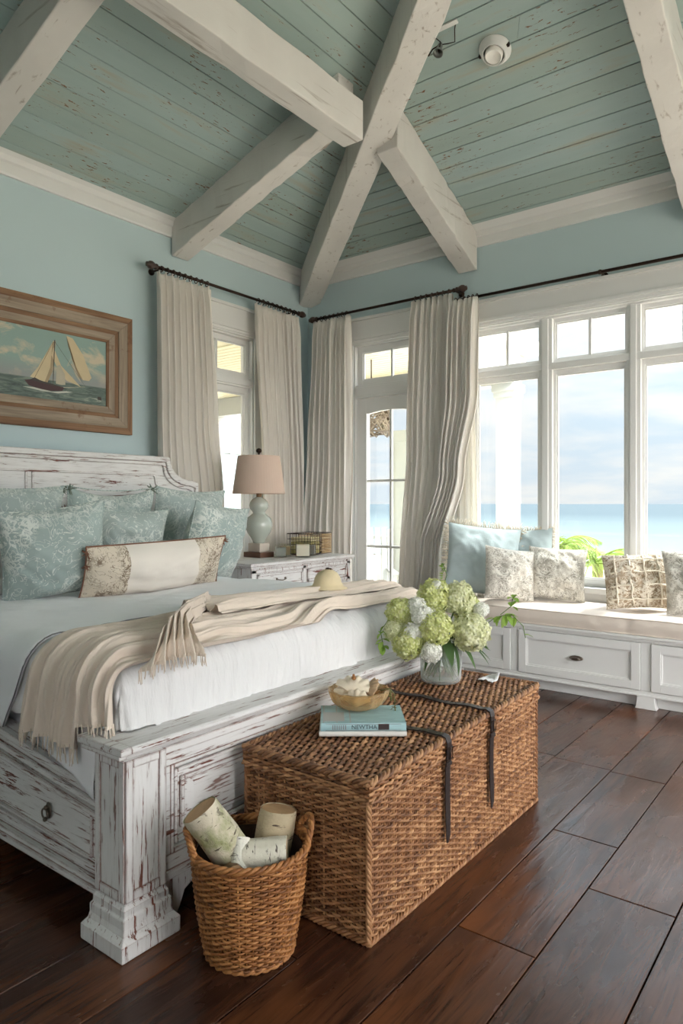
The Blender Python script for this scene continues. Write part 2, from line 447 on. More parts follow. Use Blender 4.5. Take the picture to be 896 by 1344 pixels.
def beam(name, p, q, wd, dp, mat, vert0=True):
    """p,q: bottom centre line ends; depth measured straight up"""
    p, q = Vector(p), Vector(q); t = (q-p); hz = Vector((t.x, t.y, 0)).normalized(); s = Vector((-hz.y, hz.x, 0))*wd/2; n = 28; vs = []; fs = []
    for i in range(n+1):
        c = p.lerp(q, i/n)
        for k, (a, b) in enumerate(((-1, 0), (1, 0), (1, 1), (-1, 1))):
            j = Vector((N(i*.6, k*7+p.x), N(i*.6+50, k*7+p.y), N(i*.7+90, k*5)))*.012
            vs.append(c+s*a+Vector((0, 0, dp*b))+(j if 0 < i < n else Vector()))
    for i in range(n):
        for k in range(4): fs.append((i*4+k, i*4+(k+1) % 4, i*4+4+(k+1) % 4, i*4+4+k))
    fs += [(0, 1, 2, 3), (n*4+3, n*4+2, n*4+1, n*4)]
    m = MB(); m.add(vs, fs); return tag(m.build(name, mat, bevel=.008), kind='structure')
rbA = lambda x: 3.54+sA*(x-XW); rbB = lambda y: 3.49+sB*(YW-y)
for y in (3.95, 2.06, .2, -1.5):
    x1 = -3.0
    if y != 3.95: x1 = xm-.3
    beam('beam', (XW+.02, y, rbA(XW+.02)), (x1, y, rbA(x1)), .18, .30, 'bx')
for x in (-2.93, -1.03, .9):
    y1 = 4.37 if x == -2.93 else 3.1 if x < 0 else 3.9
    beam('beam', (x, YW-.02, rbB(YW-.02)), (x, y1, rbB(y1)), .19, .34, 'by')
beam('beam', (-2.875, -1.4, 3.9), (-2.875, 3.87, 3.9), .17, .27, 'by')          # level tie beam
hx = lambda s: (XW+.03+s, YW-.022-s*.745, 3.50+.345*s)
beam('beam', hx(0), hx(3.5), .215, .34, 'bz')                                    # hip rafter out of the corner

# crown moulding
def crown(name, axis, pos, sgn, a, b):
    prof = [(0, -.13), (.022, -.13), (.028, -.115), (.028, -.045), (.045, -.035), (.05, -.02), (.055, 0), (.15, .075), (.165, .08), (.165, .12), (.02, .13), (0, .14)]
    m = MB(); poly = [(pos+sgn*p, 3.835+q-.0) for p, q in prof]
    m.prism(poly, 'y' if axis == 'x' else 'x', a, b); return tag(m.build(name, 'trim'), kind='structure')
crown('trim_1', 'x', XW, 1, YS, YW); crown('trim_2', 'y', YW, -1, XW, XE)
m = bx((XW, XW+.02, YS, YW, 0, .16), (XW, XW+.028, YS, YW, 0, .03)); tag(m.build('baseboard_left', 'trim', bevel=.004), kind='structure')
m = bx((XW+.02, -4.34, YW-.02, YW, 0, .16), (-3.26, -2.9, YW-.02, YW, 0, .16)); tag(m.build('baseboard_back', 'trim', bevel=.004), kind='structure')

# ------------------------------------------------------------------ windows and door
M['pane'] = glass_mat('window_glass', (.97, .985, .98), .6)
def remap(axis, pos, m):
    """author windows in (u, d, z): u along the wall, d outward depth; swap for the x wall"""
    if axis == 'y': m.v = [(v[0], pos+v[1], v[2]) for v in m.v]
    else: m.v = [(pos-v[1], v[0], v[2]) for v in m.v]
    return m
def sash(m, u0, u1, z0, z1, w, d0=.045, d1=.09):
    m.box(u0, u0+w, d0, d1, z0, z1); m.box(u1-w, u1, d0, d1, z0, z1); m.box(u0+w, u1-w, d0, d1, z0, z0+w); m.box(u0+w, u1-w, d0, d1, z1-w, z1)
    w2 = w+.012; e = .012
    for (a, b, c, d) in ((u0+w, u0+w2, z0+w, z1-w), (u1-w2, u1-w, z0+w, z1-w), (u0+w2, u1-w2, z0+w, z0+w2), (u0+w2, u1-w2, z1-w2, z1-w)):
        m.box(a, b, d0+e, d1-e, c, d)
def header(m, u0, u1, z0, z1):
    m.box(u0, u1, -.025, 0, z0+.06, z1)                      # flat frieze board
    m.box(u0-.02, u1+.02, -.05, 0, z1-.02, z1+.008)
    m.box(u0-.01, u1+.01, -.055, 0, z0+.035, z0+.06); m.box(u0, u1, -.04, 0, z0+.01, z0+.035); m.box(u0, u1, -.03, 0, z0-.005, z0+.01)
def window(name, axis, pos, u0, u1, z0, z1, mod, muntins, hz, loc, sashmunt=False):
    r = thing(name, None, None, loc, kind='structure')
    f = MB()
    # casing
    f.box(u0-.10, u0, -.022, 0, z0-.02, z1); f.box(u1, u1+.10, -.022, 0, z0-.02, z1)
    f.box(u0, u0+.02, 0, .16, z0, z1); f.box(u1-.02, u1, 0, .16, z0, z1); f.box(u0, u1, 0, .16, z1-.02, z1)
    header(f, u0-.10, u1+.10, z1, hz)
    for (a, b) in mod['posts']:
        f.box(a, b, .005, .15, z0, z1-.02); f.box(a+.03, b-.03, -.012, .01, z0, z1-.02)
    ra, rb = mod['rail']
    f.box(u0+.02, u1-.02, .02, .15, ra, rb); f.box(u0+.02, u1-.02, .0, .03, (ra+rb)/2-.028, (ra+rb)/2+.028)
    remap(axis, pos, f).build('window_frame', 'trim', r, bevel=.003)
    s = MB(); s.box(u0-.12, u1+.12, -.06, .05, z0-.045, z0); s.box(u0-.10, u1+.10, -.02, .0, z0-.12, z0-.045); s.box(u0, u1, .05, .16, z0-.04, z0+.02)
    remap(axis, pos, s).build('window_sill', 'trim', r, bevel=.004)
    for (a, b) in mod['lights']:
        for kind, (c, d) in (('lower', (z0+.02, ra)), ('upper', (rb, z1-.02))):
            q = MB(); w = mod['sw'] if kind == 'lower' else mod['sw']*.8
            sash(q, a, b, c, d, w)
            if kind == 'upper' or sashmunt: q.box((a+b)/2-.012, (a+b)/2+.012, .05, .08, c+w, d-w)
            sash_o = remap(axis, pos, q).build('sash', 'trim', r, bevel=.002)
            g = MB(); g.box(a+w, b-w, .064, .068, c+w, d-w)
            remap(axis, pos, g).build('pane', 'pane', sash_o)
    return r
p = .707; lights = [(-2.338-.547-.0+i*p, -2.338+.047+i*p) for i in range(5)]
lights = [(-2.905+i*p, -2.24+i*p+.0) for i in range(5)]
lights = [(a+.0, b-.0) for a, b in [(-2.905, -2.25)] + [(-2.178+i*p, -1.537+i*p) for i in range(4)]]
posts = [(lights[i][1]-.02, lights[i+1][0]+.02) for i in range(4)]
window('window_2', 'y', YW, WB[0], WB[1], WB[2], WB[3], dict(posts=posts, rail=(2.53, 2.585), lights=lights, sw=.042), 1, 3.21, (-1.2, YW, WB[2]))
window('window_1', 'x', XW, WA[0], WA[1], WA[2], WA[3], dict(posts=[], rail=(2.53, 2.62), lights=[(4.02, 4.86)], sw=.06), 1, 3.28, (XW, 4.44, WA[2]), True)
# door with transom
dr = thing('door_1', None, None, (-3.8, YW, 0), kind='structure')
f = MB(); u0, u1, z1 = DB[0], DB[1], DB[3]
f.box(u0-.10, u0, -.022, 0, 0, z1); f.box(u1, u1+.10, -.022, 0, 0, z1); f.box(u0, u0+.02, 0, .16, 0, z1); f.box(u1-.02, u1, 0, .16, 0, z1); f.box(u0, u1, 0, .16, z1-.02, z1)
header(f, u0-.10, u1+.10, z1, 3.27); f.box(u0+.02, u1-.02, .0, .15, 2.47, 2.60); f.box(u0+.02, u1-.02, -.012, .02, 2.49, 2.58)
sash(f, u0+.02, u1-.02, 2.60, z1-.02, .06); f.box(-3.80-.011, -3.80+.011, .05, .08, 2.62, z1-.04)
remap('y', YW, f).build('door_frame', 'trim', dr, bevel=.003)
f = MB(); f.box(u0+.07, u1-.07, .064, .068, 2.65, 2.94); remap('y', YW, f).build('transom_pane', 'pane', dr)
f = MB(); a, b = u0+.022, u1-.022
f.box(a, -4.10, .03, .075, .01, 2.465); f.box(-3.51, b, .03, .075, .01, 2.465); f.box(-4.10, -3.51, .03, .075, .01, .30)
arc = [(-4.10+.59*i/16, 2.305+.03*math.sin(PI*i/16)) for i in range(17)]
f.prism(arc+[(-3.51, 2.465), (-4.10, 2.465)], 'y', .03, .075)
for x in (-4.10, -3.522): f.box(x, x+.012, .022, .083, .30, 2.32)
for x in (-3.805,): f.box(x-.012, x+.012, .035, .07, .3, 2.34)
for z in (1.63, .97): f.box(-4.10, -3.51, .034, .071, z-.012, z+.012)
lf = remap('y', YW, f).build('door_leaf', 'trim', dr, bevel=.003)
f = MB(); f.box(-4.10, -3.51, .050, .055, .30, 2.34); remap('y', YW, f).build('pane', 'pane', lf)
f = MB(); f.lathe([(.0, 0), (.022, .002), (.022, .01), (.01, .014), (.01, .035), (.026, .045), (.028, .06), (.016, .072), (0.001, .074)], n=16)
f.v = [(-3.44+v[0], .03-v[2], 1.02+v[1]) for v in f.v]; remap('y', YW, f).build('door_handle', 'nickel', lf, sm=True)

# ------------------------------------------------------------------ curtains
def curtain_rod(label, axis, pos, a, b, z, wallpos, brk, fin=(True, True)):
    P = (lambda u, dz=0: (pos, u, z+dz)) if axis == 'x' else (lambda u, dz=0: (u, pos, z+dz))
    r = thing('curtain_rod', label, 'curtain rod', P((a+b)/2))
    m = MB(); m.tube([P(a), P(b)], .013, 10); m.build('pole', 'bronze', r, sm=True)
    for e, s, on in ((a, -1, fin[0]), (b, 1, fin[1])):
        if not on: continue
        prof = [(.013, -.03), (.024, -.025), (.024, -.012), (.015, -.006), (.028, .01), (.034, .03), (.03, .052), (.018, .066), (.02, .075), (.001, .082)]
        m = MB(); m.lathe(prof, n=14)
        m.v = [(P(e+s*v[2])[0]+(v[0] if axis == 'x' else 0), P(e+s*v[2])[1]+(0 if axis == 'x' else v[0]), z+v[1]) for v in m.v]
        m.build('finial', 'darkwood', r, sm=True)
    for u in brk:
        m = MB(); p = Vector(P(u)); w = Vector(p); 
        if axis == 'x': w.x = wallpos
        else: w.y = wallpos
        m.tube([p, w], .008, 8); dd = (w-p).normalized(); m.tube([w-dd*.012, w], .028, 12); m.sphere(p, .02, 10); m.build('bracket', 'bronze', r, sm=True)
    return r
curtain_rod('dark bronze curtain rod above the tall window behind the bed and lamp', 'x', -4.70, 3.58, 5.40, 3.355, XW, (3.66, 5.33))
curtain_rod('short dark bronze curtain rod over the glazed door with turned wooden finials', 'y', 5.55, -4.62, -2.95, 3.315, YW, (-4.5, -3.0))
curtain_rod('long dark bronze curtain rod over the sea window above the window seat', 'y', 5.57, -2.98, .75, 3.225, YW, (-2.9, -1.72, .6), (False, True))

def curtain(label, axis, pos, keys, n, nring, rodz, mat='curtain', amp=.055, seed=0, zb=.012):
    """keys: (z, u0, u1, d) edges of the cloth at several heights, from the top down"""
    K = sorted(keys, key=lambda k: -k[0])
    def edge(z):
        for p, q in zip(K, K[1:]):
            if z >= q[0]:
                t = smooth(0, 1, (p[0]-z)/(p[0]-q[0])) if p[0] != q[0] else 0
                return [lerp(p[i], q[i], t) for i in (1, 2, 3)]
        return list(K[-1][1:])
    zt, z0 = K[0][0], zb
    ph = [random.uniform(-.5, .5) for _ in range(200)]
    nu, nv = n*12, 60
    def f(u, v):
        z = lerp(zt, z0, v); e = edge(z); v2 = smooth(0, .06, v)
        s = u+ .012*N(u*9, seed, v*1.3)+.25/n*N(u*n*.7, seed+5, v*.8)
        a = 2*PI*n*s
        am = amp*(.45+.55*v2)*(.75+.5*N(u*n*.5, seed+9, v*1.1))
        fold = math.sin(a)+.28*math.sin(2*a+2*N(u*4, v*2, seed))+.12*math.sin(5*a+4*N(u*7, v*3, seed))
        dd = e[2]+am*fold+.012*N(u*5, v*3, seed+3)
        uu = lerp(e[0], e[1], u)+am*.55*math.sin(2*a+.4)*.5
        zz = z-(0.012*math.cos(a*1.0) if v == 0 else 0)
        return (dd+pos, uu, zz) if axis == 'x' else (uu, pos-dd, zz)
    top = K[0]; mid = (top[1]+top[2])/2
    loc = (pos, mid, z0) if axis == 'x' else (mid, pos, z0)
    r = thing('curtain', label, 'curtain', loc)
    MB().grid(f, nu, nv).build('cloth_panel', mat, r, sm=True, solid=.002, fix=False)
    for k in range(nring):
        u = lerp(top[1]+.02, top[2]-.02, (k+.5)/nring)
        m = MB(); pts = []
        for j in range(14):
            an = 2*PI*j/14; pts.append((pos+.022*math.cos(an), u, rodz-.006+.024*math.sin(an)) if axis == 'x' else (u, pos+.022*math.cos(an), rodz-.006+.024*math.sin(an)))
        m.tube(pts, .0042, 6, closed=True); m.build('ring', 'darkwood', r, sm=True)
    return r
curtain('cream linen curtain behind the headboard, beside the framed ship painting', 'x', -4.70, [(3.325, 3.60, 4.20, .0), (2.2, 3.60, 4.25, .01), (1.2, 3.62, 4.36, .02), (0, 3.6, 4.36, .02)], 9, 9, 3.355, seed=1)
curtain('cream linen curtain behind the lamp, nearest the room corner', 'x', -4.70, [(3.325, 4.74, 5.36, 0), (1.5, 4.82, 5.42, .02), (0, 4.84, 5.42, .02)], 9, 9, 3.355, seed=2)
curtain('cream linen curtain left of the glazed door, hanging behind the whitewashed dresser', 'y', 5.55, [(3.285, -4.64, -4.16, 0), (2.0, -4.70, -4.15, .0), (1.0, -4.74, -4.14, .02), (0, -4.74, -4.12, .02)], 8, 8, 3.315, seed=3)
curtain('cream linen curtain overlapping the right side of the glazed door', 'y', 5.55, [(3.285, -3.45, -3.0, 0), (2.0, -3.50, -3.02, .0), (.9, -3.56, -3.10, .02), (0, -3.60, -3.12, .03)], 8, 7, 3.315, seed=4)
curtain('cream linen curtain swept sideways at the end of the window seat', 'y', 5.55, [(3.195, -3.02, -2.73, .06), (2.4, -3.04, -2.74, .06), (1.7, -3.10, -2.86, .07), (.95, -3.30, -3.04, .08), (0, -3.42, -3.14, .09)], 6, 6, 3.225, seed=6)
curtain('thin bright white curtain hanging in the edge of the sea window', 'y', 5.63, [(3.19, -2.99, -2.86, 0), (.75, -3.06, -2.80, .0), (.7, -3.06, -2.82, 0)], 4, 2, 3.225, 'sheer', .018, seed=8, zb=.74)

# ------------------------------------------------------------------ bed
bed = thing('bed', 'large distressed white wooden bed with panelled footboard and storage drawer', 'bed', (-3.0, 2.31, 0))
YC = 2.315; XF = -1.84
def mirror(v, y): return 2*YC-y
def ring_prof(m, cx, cy, prof, mi=0):
    """square lathe: prof of (half width, z)"""
    vs = []
    for (h, z) in prof: vs += [(cx-h, cy-h, z), (cx+h, cy-h, z), (cx+h, cy+h, z), (cx-h, cy+h, z)]
    fs = [(i*4+k, i*4+(k+1) % 4, i*4+4+(k+1) % 4, i*4+4+k) for i in range(len(prof)-1) for k in range(4)]
    fs += [(3, 2, 1, 0), tuple(range(len(vs)-4, len(vs)))]
    m.add(vs, fs, mi)
for cy in (1.368, 2*YC-1.368):
    m = MB(); cx = XF-.077
    ring_prof(m, cx, cy, [(.110, 0), (.112, .006), (.112, .05), (.106, .058), (.096, .07), (.092, .088), (.092, .115), (.085, .122), (.085, .14), (.078, .152), (.077, .16), (.077, .60)])
    # raised edge frames on the two outer faces
    for s in (-1, 1):
        y = cy+s*.077
        for (a, b, c, d) in ((cx-.077, cx-.05, .16, .60), (cx+.05, cx+.077, .16, .60), (cx-.05, cx+.05, .16, .19), (cx-.05, cx+.05, .575, .60)):
            m.box(a, b, min(y, y+s*.006), max(y, y+s*.006), c, d)
    for (a, b, c, d) in ((cy-.077, cy-.05, .16, .60), (cy+.05, cy+.077, .16, .60), (cy-.05, cy+.05, .16, .19), (cy-.05, cy+.05, .575, .60)):
        m.box(XF, XF+.007, a, b, c, d)
    m.build('post', 'dz', bed, bevel=.003)
# cap rail, with moulded edge, running the width of the footboard and returning over the posts
m = MB(); y0, y1 = 1.245, 2*YC-1.245
prof = [(-.185, .60), (-.012, .60), (-.004, .612), (.0, .618), (.012, .624), (.03, .632), (.046, .636), (.046, .648), (.038, .656), (-.20, .660), (-.205, .64)]
m.prism([(XF+p, q) for p, q in prof], 'y', y0+.04, y1-.04)
for ya, yb, s in ((y0, y0+.04, 1), (y1-.04, y1, -1)):
    m.box(XF-.19, XF+.046, ya, yb, .634, .659); m.box(XF-.185, XF+.02, ya+(.012 if s > 0 else 0), yb-(0 if s > 0 else .012), .614, .634)
m.build('cap_rail', 'dy', bed, bevel=.003)
m = MB(); a, b = 1.445, 2*YC-1.445
m.box(XF-.09, XF-.045, a, b, .17, .60)                   # back board
m.box(XF-.045, XF-.016, a, b, .53, .60); m.box(XF-.045, XF-.016, a, b, .17, .235); m.box(XF-.045, XF-.016, a, a+.035, .235, .53); m.box(XF-.045, XF-.016, b-.035, b, .235, .53)
for k, (i, dx) in enumerate(((.0, .030), (.022, .022), (.06, .012))):
    c, d, e, g = a+.035+i, b-.035-i, .235+i, .53-i; t = .014
    for bb in ((c, c+t, e, g), (d-t, d, e, g), (c+t, d-t, e, e+t), (c+t, d-t, g-t, g)): m.box(XF-.045, XF-.045+dx, bb[0], bb[1], bb[2], bb[3])
c, d, e, g = a+.15, b-.15, .32, .445
m.add([(XF-.044, a+.11, .28), (XF-.044, b-.11, .28), (XF-.044, b-.11, .485), (XF-.044, a+.11, .485), (XF-.032, c, e), (XF-.032, d, e), (XF-.032, d, g), (XF-.032, c, g)],
      [(4, 5, 6, 7), (0, 1, 5, 4), (1, 2, 6, 5), (2, 3, 7, 6), (3, 0, 4, 7)])
m.box(XF-.05, XF-.004, a, b, .572, .60); m.box(XF-.05, XF-.008, a, b, .155, .185)
m.build('footboard', 'dy', bed, bevel=.003)
for s in (1, -1):                                          # bracket feet beside the posts, on the footboard side
    pts = [(0, .16), (.30, .16), (.24, .14), (.18, .135), (.14, .09), (.11, .075), (.09, .03), (.07, 0), (0, 0)]
    m = MB(); m.prism([((1.45+p) if s > 0 else 2*YC-1.45-p, q) for p, q in pts], 'x', XF-.085, XF-.04); m.build('bracket_foot', 'dz', bed, bevel=.003)
# side rails; top edge rises a little toward the head
def ztop(x): return min(.60, .447+.125*(-2.02-x)) if x < -2.0 else .447
for s in (1, -1):
    Y = (lambda y: y) if s > 0 else (lambda y: 2*YC-y)
    m = MB(); xa, xb = -4.33, -1.99
    def strip(za, zb, ya, yb, xa=xa, xb=xb, n=8):
        def cs(x):
            k = (ztop(x)-.447)
            f = lambda z: z+k*max(0, (z-.105)/(.342))
            return [(x, Y(ya), f(za)), (x, Y(yb), f(za)), (x, Y(yb), f(zb)), (x, Y(ya), f(zb))]
        vs = []
        for i in range(n+1): vs += cs(lerp(xa, xb, i/n))
        fs = [(i*4+k, i*4+(k+1) % 4, i*4+4+(k+1) % 4, i*4+4+k) for i in range(n) for k in range(4)]+[(0, 1, 2, 3), (n*4+3, n*4+2, n*4+1, n*4)]
        m.add(vs, fs)
    strip(.105, .447, 1.352, 1.40)
    strip(.425, .447, 1.322, 1.352); strip(.408, .425, 1.33, 1.352); strip(.372, .392, 1.338, 1.352)
    strip(.105, .125, 1.318, 1.352); strip(.125, .140, 1.326, 1.352); strip(.155, .18, 1.338, 1.352); strip(.18, .19, 1.33, 1.352)
    m.build('side_rail', 'dx', bed, bevel=.003)
    for (da, db) in ((-3.02, -2.03), (-4.2, -3.10)):
        m = MB(); strip(.20, .365, 1.336, 1.352, da, db)
        for q in ((.35, .365), (.20, .212)): strip(q[0], q[1], 1.326, 1.336, da, db)
        for q in ((da, da+.016), (db-.016, db), (da+.05, da+.06), (db-.06, db-.05)): strip(.212, .35, 1.328, 1.336, q[0], q[1], 1)
        dw = m.build('drawer', 'dx', bed, bevel=.002)
        hxp = -2.34 if da > -3.1 else -3.65
        m = MB(); c = (hxp, Y(1.328), .305); sg = -1 if s > 0 else 1
        m.v += []
        m.sphere((c[0], c[1]+sg*.004, c[2]), .02, 12, sq=(1, .25, 1.5)); m.sphere((c[0], c[1]+sg*.014, c[2]+.012), .009, 8)
        m.tube([(c[0]+.02*math.sin(t), c[1]+sg*.018, c[2]-.008-.02*math.cos(t)*.9-.0) for t in [i*2*PI/14 for i in range(14)]], .0035, 6, closed=True)
        m.sphere((c[0], c[1]+sg*.017, c[2]-.028), .009, 8)
        m.build('drop_pull', 'nickel', dw, sm=True)
# bracket at the drawer side of the near and far posts
    pts = [(-1.995, .16), (-2.10, .16), (-2.085, .13), (-2.06, .115), (-2.075, .09), (-2.05, .06), (-2.03, .045), (-2.02, .0), (-1.995, 0)]
    m = MB(); m.prism(pts, 'y', Y(1.352), Y(1.395)); m.build('bracket_foot', 'dz', bed, bevel=.003)
# headboard: straight top with cut-down shoulders
HX = -4.35
def hb_outline(inset, zin):
    hw = 1.39-inset; pts = []
    half = [(hw, .35), (hw, 1.52-zin), (hw, 1.545-zin)]
    for i in range(9):
        t = i/8*PI/2; half.append((hw-.045-.235*math.sin(t), 1.56-zin+.155*(1-math.cos(t))))
    half += [(hw-.285, 1.735-zin), (hw-.295, 1.74-zin)]
    return half
h = hb_outline(0, 0); poly = [(YC+p, q) for p, q in h]+[(YC-p, q) for p, q in h[::-1]]
m = MB(); m.prism(poly, 'x', HX-.055, HX-.02); hb = m.build('headboard', 'dpy', bed, bevel=.003)
def band(m, o0, o1, xa, xb):
    """strip between two outlines (both sides + top)"""
    A = [(YC+p, q) for p, q in o0]+[(YC-p, q) for p, q in o0[::-1]]; B = [(YC+p, q) for p, q in o1]+[(YC-p, q) for p, q in o1[::-1]]
    n = len(A); vs = [(xa, *p) for p in A]+[(xb, *p) for p in A]+[(xb, *p) for p in B]+[(xa, *p) for p in B]
    fs = [(k*n+i, k*n+i+1, ((k+1) % 4)*n+i+1, ((k+1) % 4)*n+i) for k in range(4) for i in range(n-1)]
    m.add(vs, fs+[(0, n, 2*n, 3*n), (n-1, 4*n-1, 3*n-1, 2*n-1)])
m = MB(); band(m, hb_outline(-.03, -.02), hb_outline(.0, .02), HX-.08, HX+.015); band(m, hb_outline(0, .02), hb_outline(.02, .045), HX-.02, HX+.0)
m.build('headboard_cap', 'dy', bed, bevel=.003)
m = MB(); band(m, hb_outline(.085, .115), hb_outline(.10, .13), HX-.02, HX-.004)
for y in (YC-.0, YC-.9, YC+.045): m.box(HX-.02, HX-.008, y-.007, y+.007, .6, 1.61)
m.build('headboard_moulding', 'dpy', bed, bevel=.002)
for y in (YC-1.33, YC+1.33):
    m = bx((HX-.09, HX-.02, y-.05, y+.05, 0, 1.5)); m.build('headboard_post', 'dz', bed, bevel=.003)
m = bx((-4.3, -1.95, 1.41, 3.22, .34, .42)); m.build('slat_base', 'dpx', bed)

# bedding: the cloth shape over the mattress; (a along the bed, b across)
TOPZ, XFE, YLE, YRE = .895, -1.925, 1.325, 3.29
def bulge(z): return .03*math.sin(PI*min(1, max(0, (z-.60)/(.30))))
def bedpos(u, v, off=0.0):
    """u: unrolled x (beyond XFE-.1 it falls over the foot); v: unrolled y (below YLE+.1 falls over the near side)"""
    r = .115
    def ov(t): # t>0 beyond the start of the rounding
        if t <= 0: return t, 0
        if t < r*PI/2: return r*math.sin(t/r), r*(1-math.cos(t/r))
        return r, r+(t-r*PI/2)
    a, ga = ov(u-(XFE-r)); b, gb = ov((YLE+r)-v); c, gc = ov(v-(YRE-r))
    if gb < gc: b, gb, sg = c, gc, 1
    else: sg = -1
    x = (XFE-r)+a
    y = (YLE+r)-b if sg < 0 else (YRE-r)+b
    drop = (ga**4+gb**4)**.25
    z = TOPZ-drop
    # puffiness of the top, sagging toward the edges
    z += .012*N(u*1.6, v*1.6, 3)*1.5
    if ga > 0 and gb > 0:                                   # pull the corner in
        k = min(1, min(ga, gb)/.2); x -= .05*k; y += (.045 if sg < 0 else -.045)*k
    nx, ny, nz = 0, 0, 1
    ta = min(1, max(0, (u-(XFE-r))/(r*PI/2))); tb = min(1, max(0, ((YLE+r)-v)/(r*PI/2) if sg < 0 else (v-(YRE-r))/(r*PI/2)))
    n = Vector((math.sin(ta*PI/2), sg*math.sin(tb*PI/2), max(.02, math.cos(ta*PI/2)*math.cos(tb*PI/2)))).normalized()
    p = Vector((x, y, z))+n*off
    return p, n
def sheetfn(u0, u1, v0, v1, off, wr, zclip=None, hem=None):
    def f(s, t):
        u = lerp(u0, u1, s); v = lerp(v0, v1, t)
        if hem: u, v = hem(u, v, s, t)
        p, n = bedpos(u, v)
        d = off+wr(u, v, n)
        p = p+n*d
        if zclip: p.z = max(p.z, zclip(p))
        return tuple(p)
    return f
def wr_foot(u, v, n):
    side = max(0, n.x); top = n.z; ns = max(0, -n.y)
    w = .009*N(v*16+2.5*N(v*2, u*3, 0), u*2.2, 1)*side + .006*N(v*34+3*N(v*3, u*4, 7), u*3, 4)*side
    w += .012*N(u*3.2+v*1.5, v*2.5, 8)*top+.005*N(u*9, v*7, 2)*top+.004*N((u+v)*14, (u-v)*4, 12)*top
    w += .010*N(u*13+2*N(u*2, v*3, 2), v*2, 5)*ns
    return w*2.1+.012*side*math.sin(PI*min(1, max(0, (u-XFE+.05)/.38)))
bd = thing('fitted_sheet', 'white crinkled cotton sheet covering the mattress down to the footboard', 'bedding', (-2.6, 2.31, .44))
def zc(p):
    return .663 if (p.x > -2.04 and p.y < 1.46) else (.64 if p.x > -2.04 else -1)
m = MB(); m.grid(sheetfn(-4.2, XFE+.215, YLE-.235, YRE+.30, 0, wr_foot, zc), 190, 170); m.build('sheet_cloth', 'sheetfoot', bd, sm=True, fix=False)
m = bx((-4.25, -1.98, 1.41, 3.22, .42, .72)); m.build('mattress_core', 'sheet', bd, bevel=.05)
# duvet: upper layer from the pillows to a hem across the bed, falling over the near side
dv = thing('duvet', 'smooth white duvet turned down across the bed, its dark-piped hem curving over the side', 'bedding', (-3.3, 2.31, .45))
def hemx(v): return -2.47+.05*N(v*2, 5, 5)+(.20*smooth(1.38, .9, v))*-1+ .14*smooth(2.0, 3.2, v)*0
def hem(u, v, s, t):
    uu = lerp(-4.25, hemx(v), s); return uu, v
def wr_top(u, v, n):
    ns = max(0, -n.y)
    return .013*N(u*2.6+v, v*2.2, 18)*n.z+.006*N(u*8, v*6, 22)*n.z+.004*N((u-v)*13, (u+v)*4, 32)*n.z+.016*N(u*7+1.5*N(u*2, v*3, 2), v*1.6, 5)*ns+.006*N(u*17, v*3, 15)*ns
m = MB(); m.grid(sheetfn(-4.25, -2.4, YLE-.30, YRE+.35, .018, wr_top, None, hem), 110, 150); m.build('duvet_cover', 'sheet', dv, sm=True, fix=False, solid=.012)
pts = []
for i in range(90):
    v = lerp(YLE-.30, YRE+.2, i/89); u = hemx(v); p, n = bedpos(u, v); pts.append(p+n*(.022+wr_top(u, v, n)))
m = MB(); m.tube(pts, .0028, 6); m.build('piping', plain('grey_piping', (120, 118, 122), .8), dv, sm=True)
# loose corner of the flat sheet hanging beside the post
m = MB()
def f(s, t):
    x = lerp(-2.42, -2.035, s); zt = .66; zb = .425+.14*(1-s)+.02*N(s*4, 1)
    z = lerp(zt, zb, t); return (x+.012*N(t*3, s*2), 1.316-.004*t+.004*math.sin(s*17+1.2*t)*t, z)
m.grid(f, 40, 18); m.build('hanging_corner', 'sheet', bd, sm=True, fix=False, solid=.003)

# throw
th_ = thing('throw_blanket', 'oatmeal crinkled gauze throw strewn across the foot of the white bed', 'blanket', (-2.15, 2.2, .5))
def thr_edges(v):
    # v unrolled y ; hanging part below YLE
    c = lerp(-2.185, -2.13, smooth(.9, 1.5, v)); w = lerp(.265, .25, smooth(.9, 1.6, v))
    c += .0*v - .05*smooth(1.9, 2.6, v)+.03*smooth(2.8, 3.4, v); w -= .06*smooth(2.0, 2.9, v)
    c += .03*N(v*2.2, 3); w += .02*N(v*2.5, 9)
    return c, w
def thr(v0, v1, nfold, amp, off0, edges, seed, width=1):
    def f(s, t):
        v = lerp(v0+(.10*smooth(.68, .80, t) if v0 < 1.3 else 0), v1, s); c, w = edges(v); k = (t*2-1)
        a = k+ .10*N(v*1.8, k*2, seed)+.05*N(v*5, k*3, seed+2)
        u = c+w*a
        base, n = bedpos(min(u, XFE-.02+.07*max(0, 1.5-v)), v)
        ph = t*nfold*2*PI+2.6*N(v*1.1, t*2, seed+4)
        ridge = (.5+.5*math.sin(ph))**.8
        edge = smooth(0, .06, t)*smooth(1, .94, t)
        h = off0+amp*ridge*edge*(.7+.6*N(v*2.5, t*4, seed+6)) + .006*N(v*9, t*30, seed)+.0030*math.sin(t*nfold*22+3*N(v*3, t*8, 1))
        ns = max(0, -n.y); h = h*(1+.2*ns)
        q_ = base+n*max(.022, h)
        if q_.x > -2.06 and v < 1.4: q_.z = max(q_.z, .672)
        return tuple(q_)
    return f
m = MB(); m.grid(thr(1.065, 3.44, 8, .040, .028, thr_edges, 20), 260, 200); m.build('woven_cloth', 'throw', th_, sm=True, fix=False)
# the far end lies in a second, narrower roll
def ed2(v): return -2.24+.05*N(v*1.7, 33)+.04*smooth(2.2, 3.4, v), .13+.02*N(v*3, 1)
m = MB(); m.grid(thr(1.95, 3.40, 4, .040, .060, ed2, 40), 130, 90); m.build('woven_cloth', 'throw', th_, sm=True, fix=False)
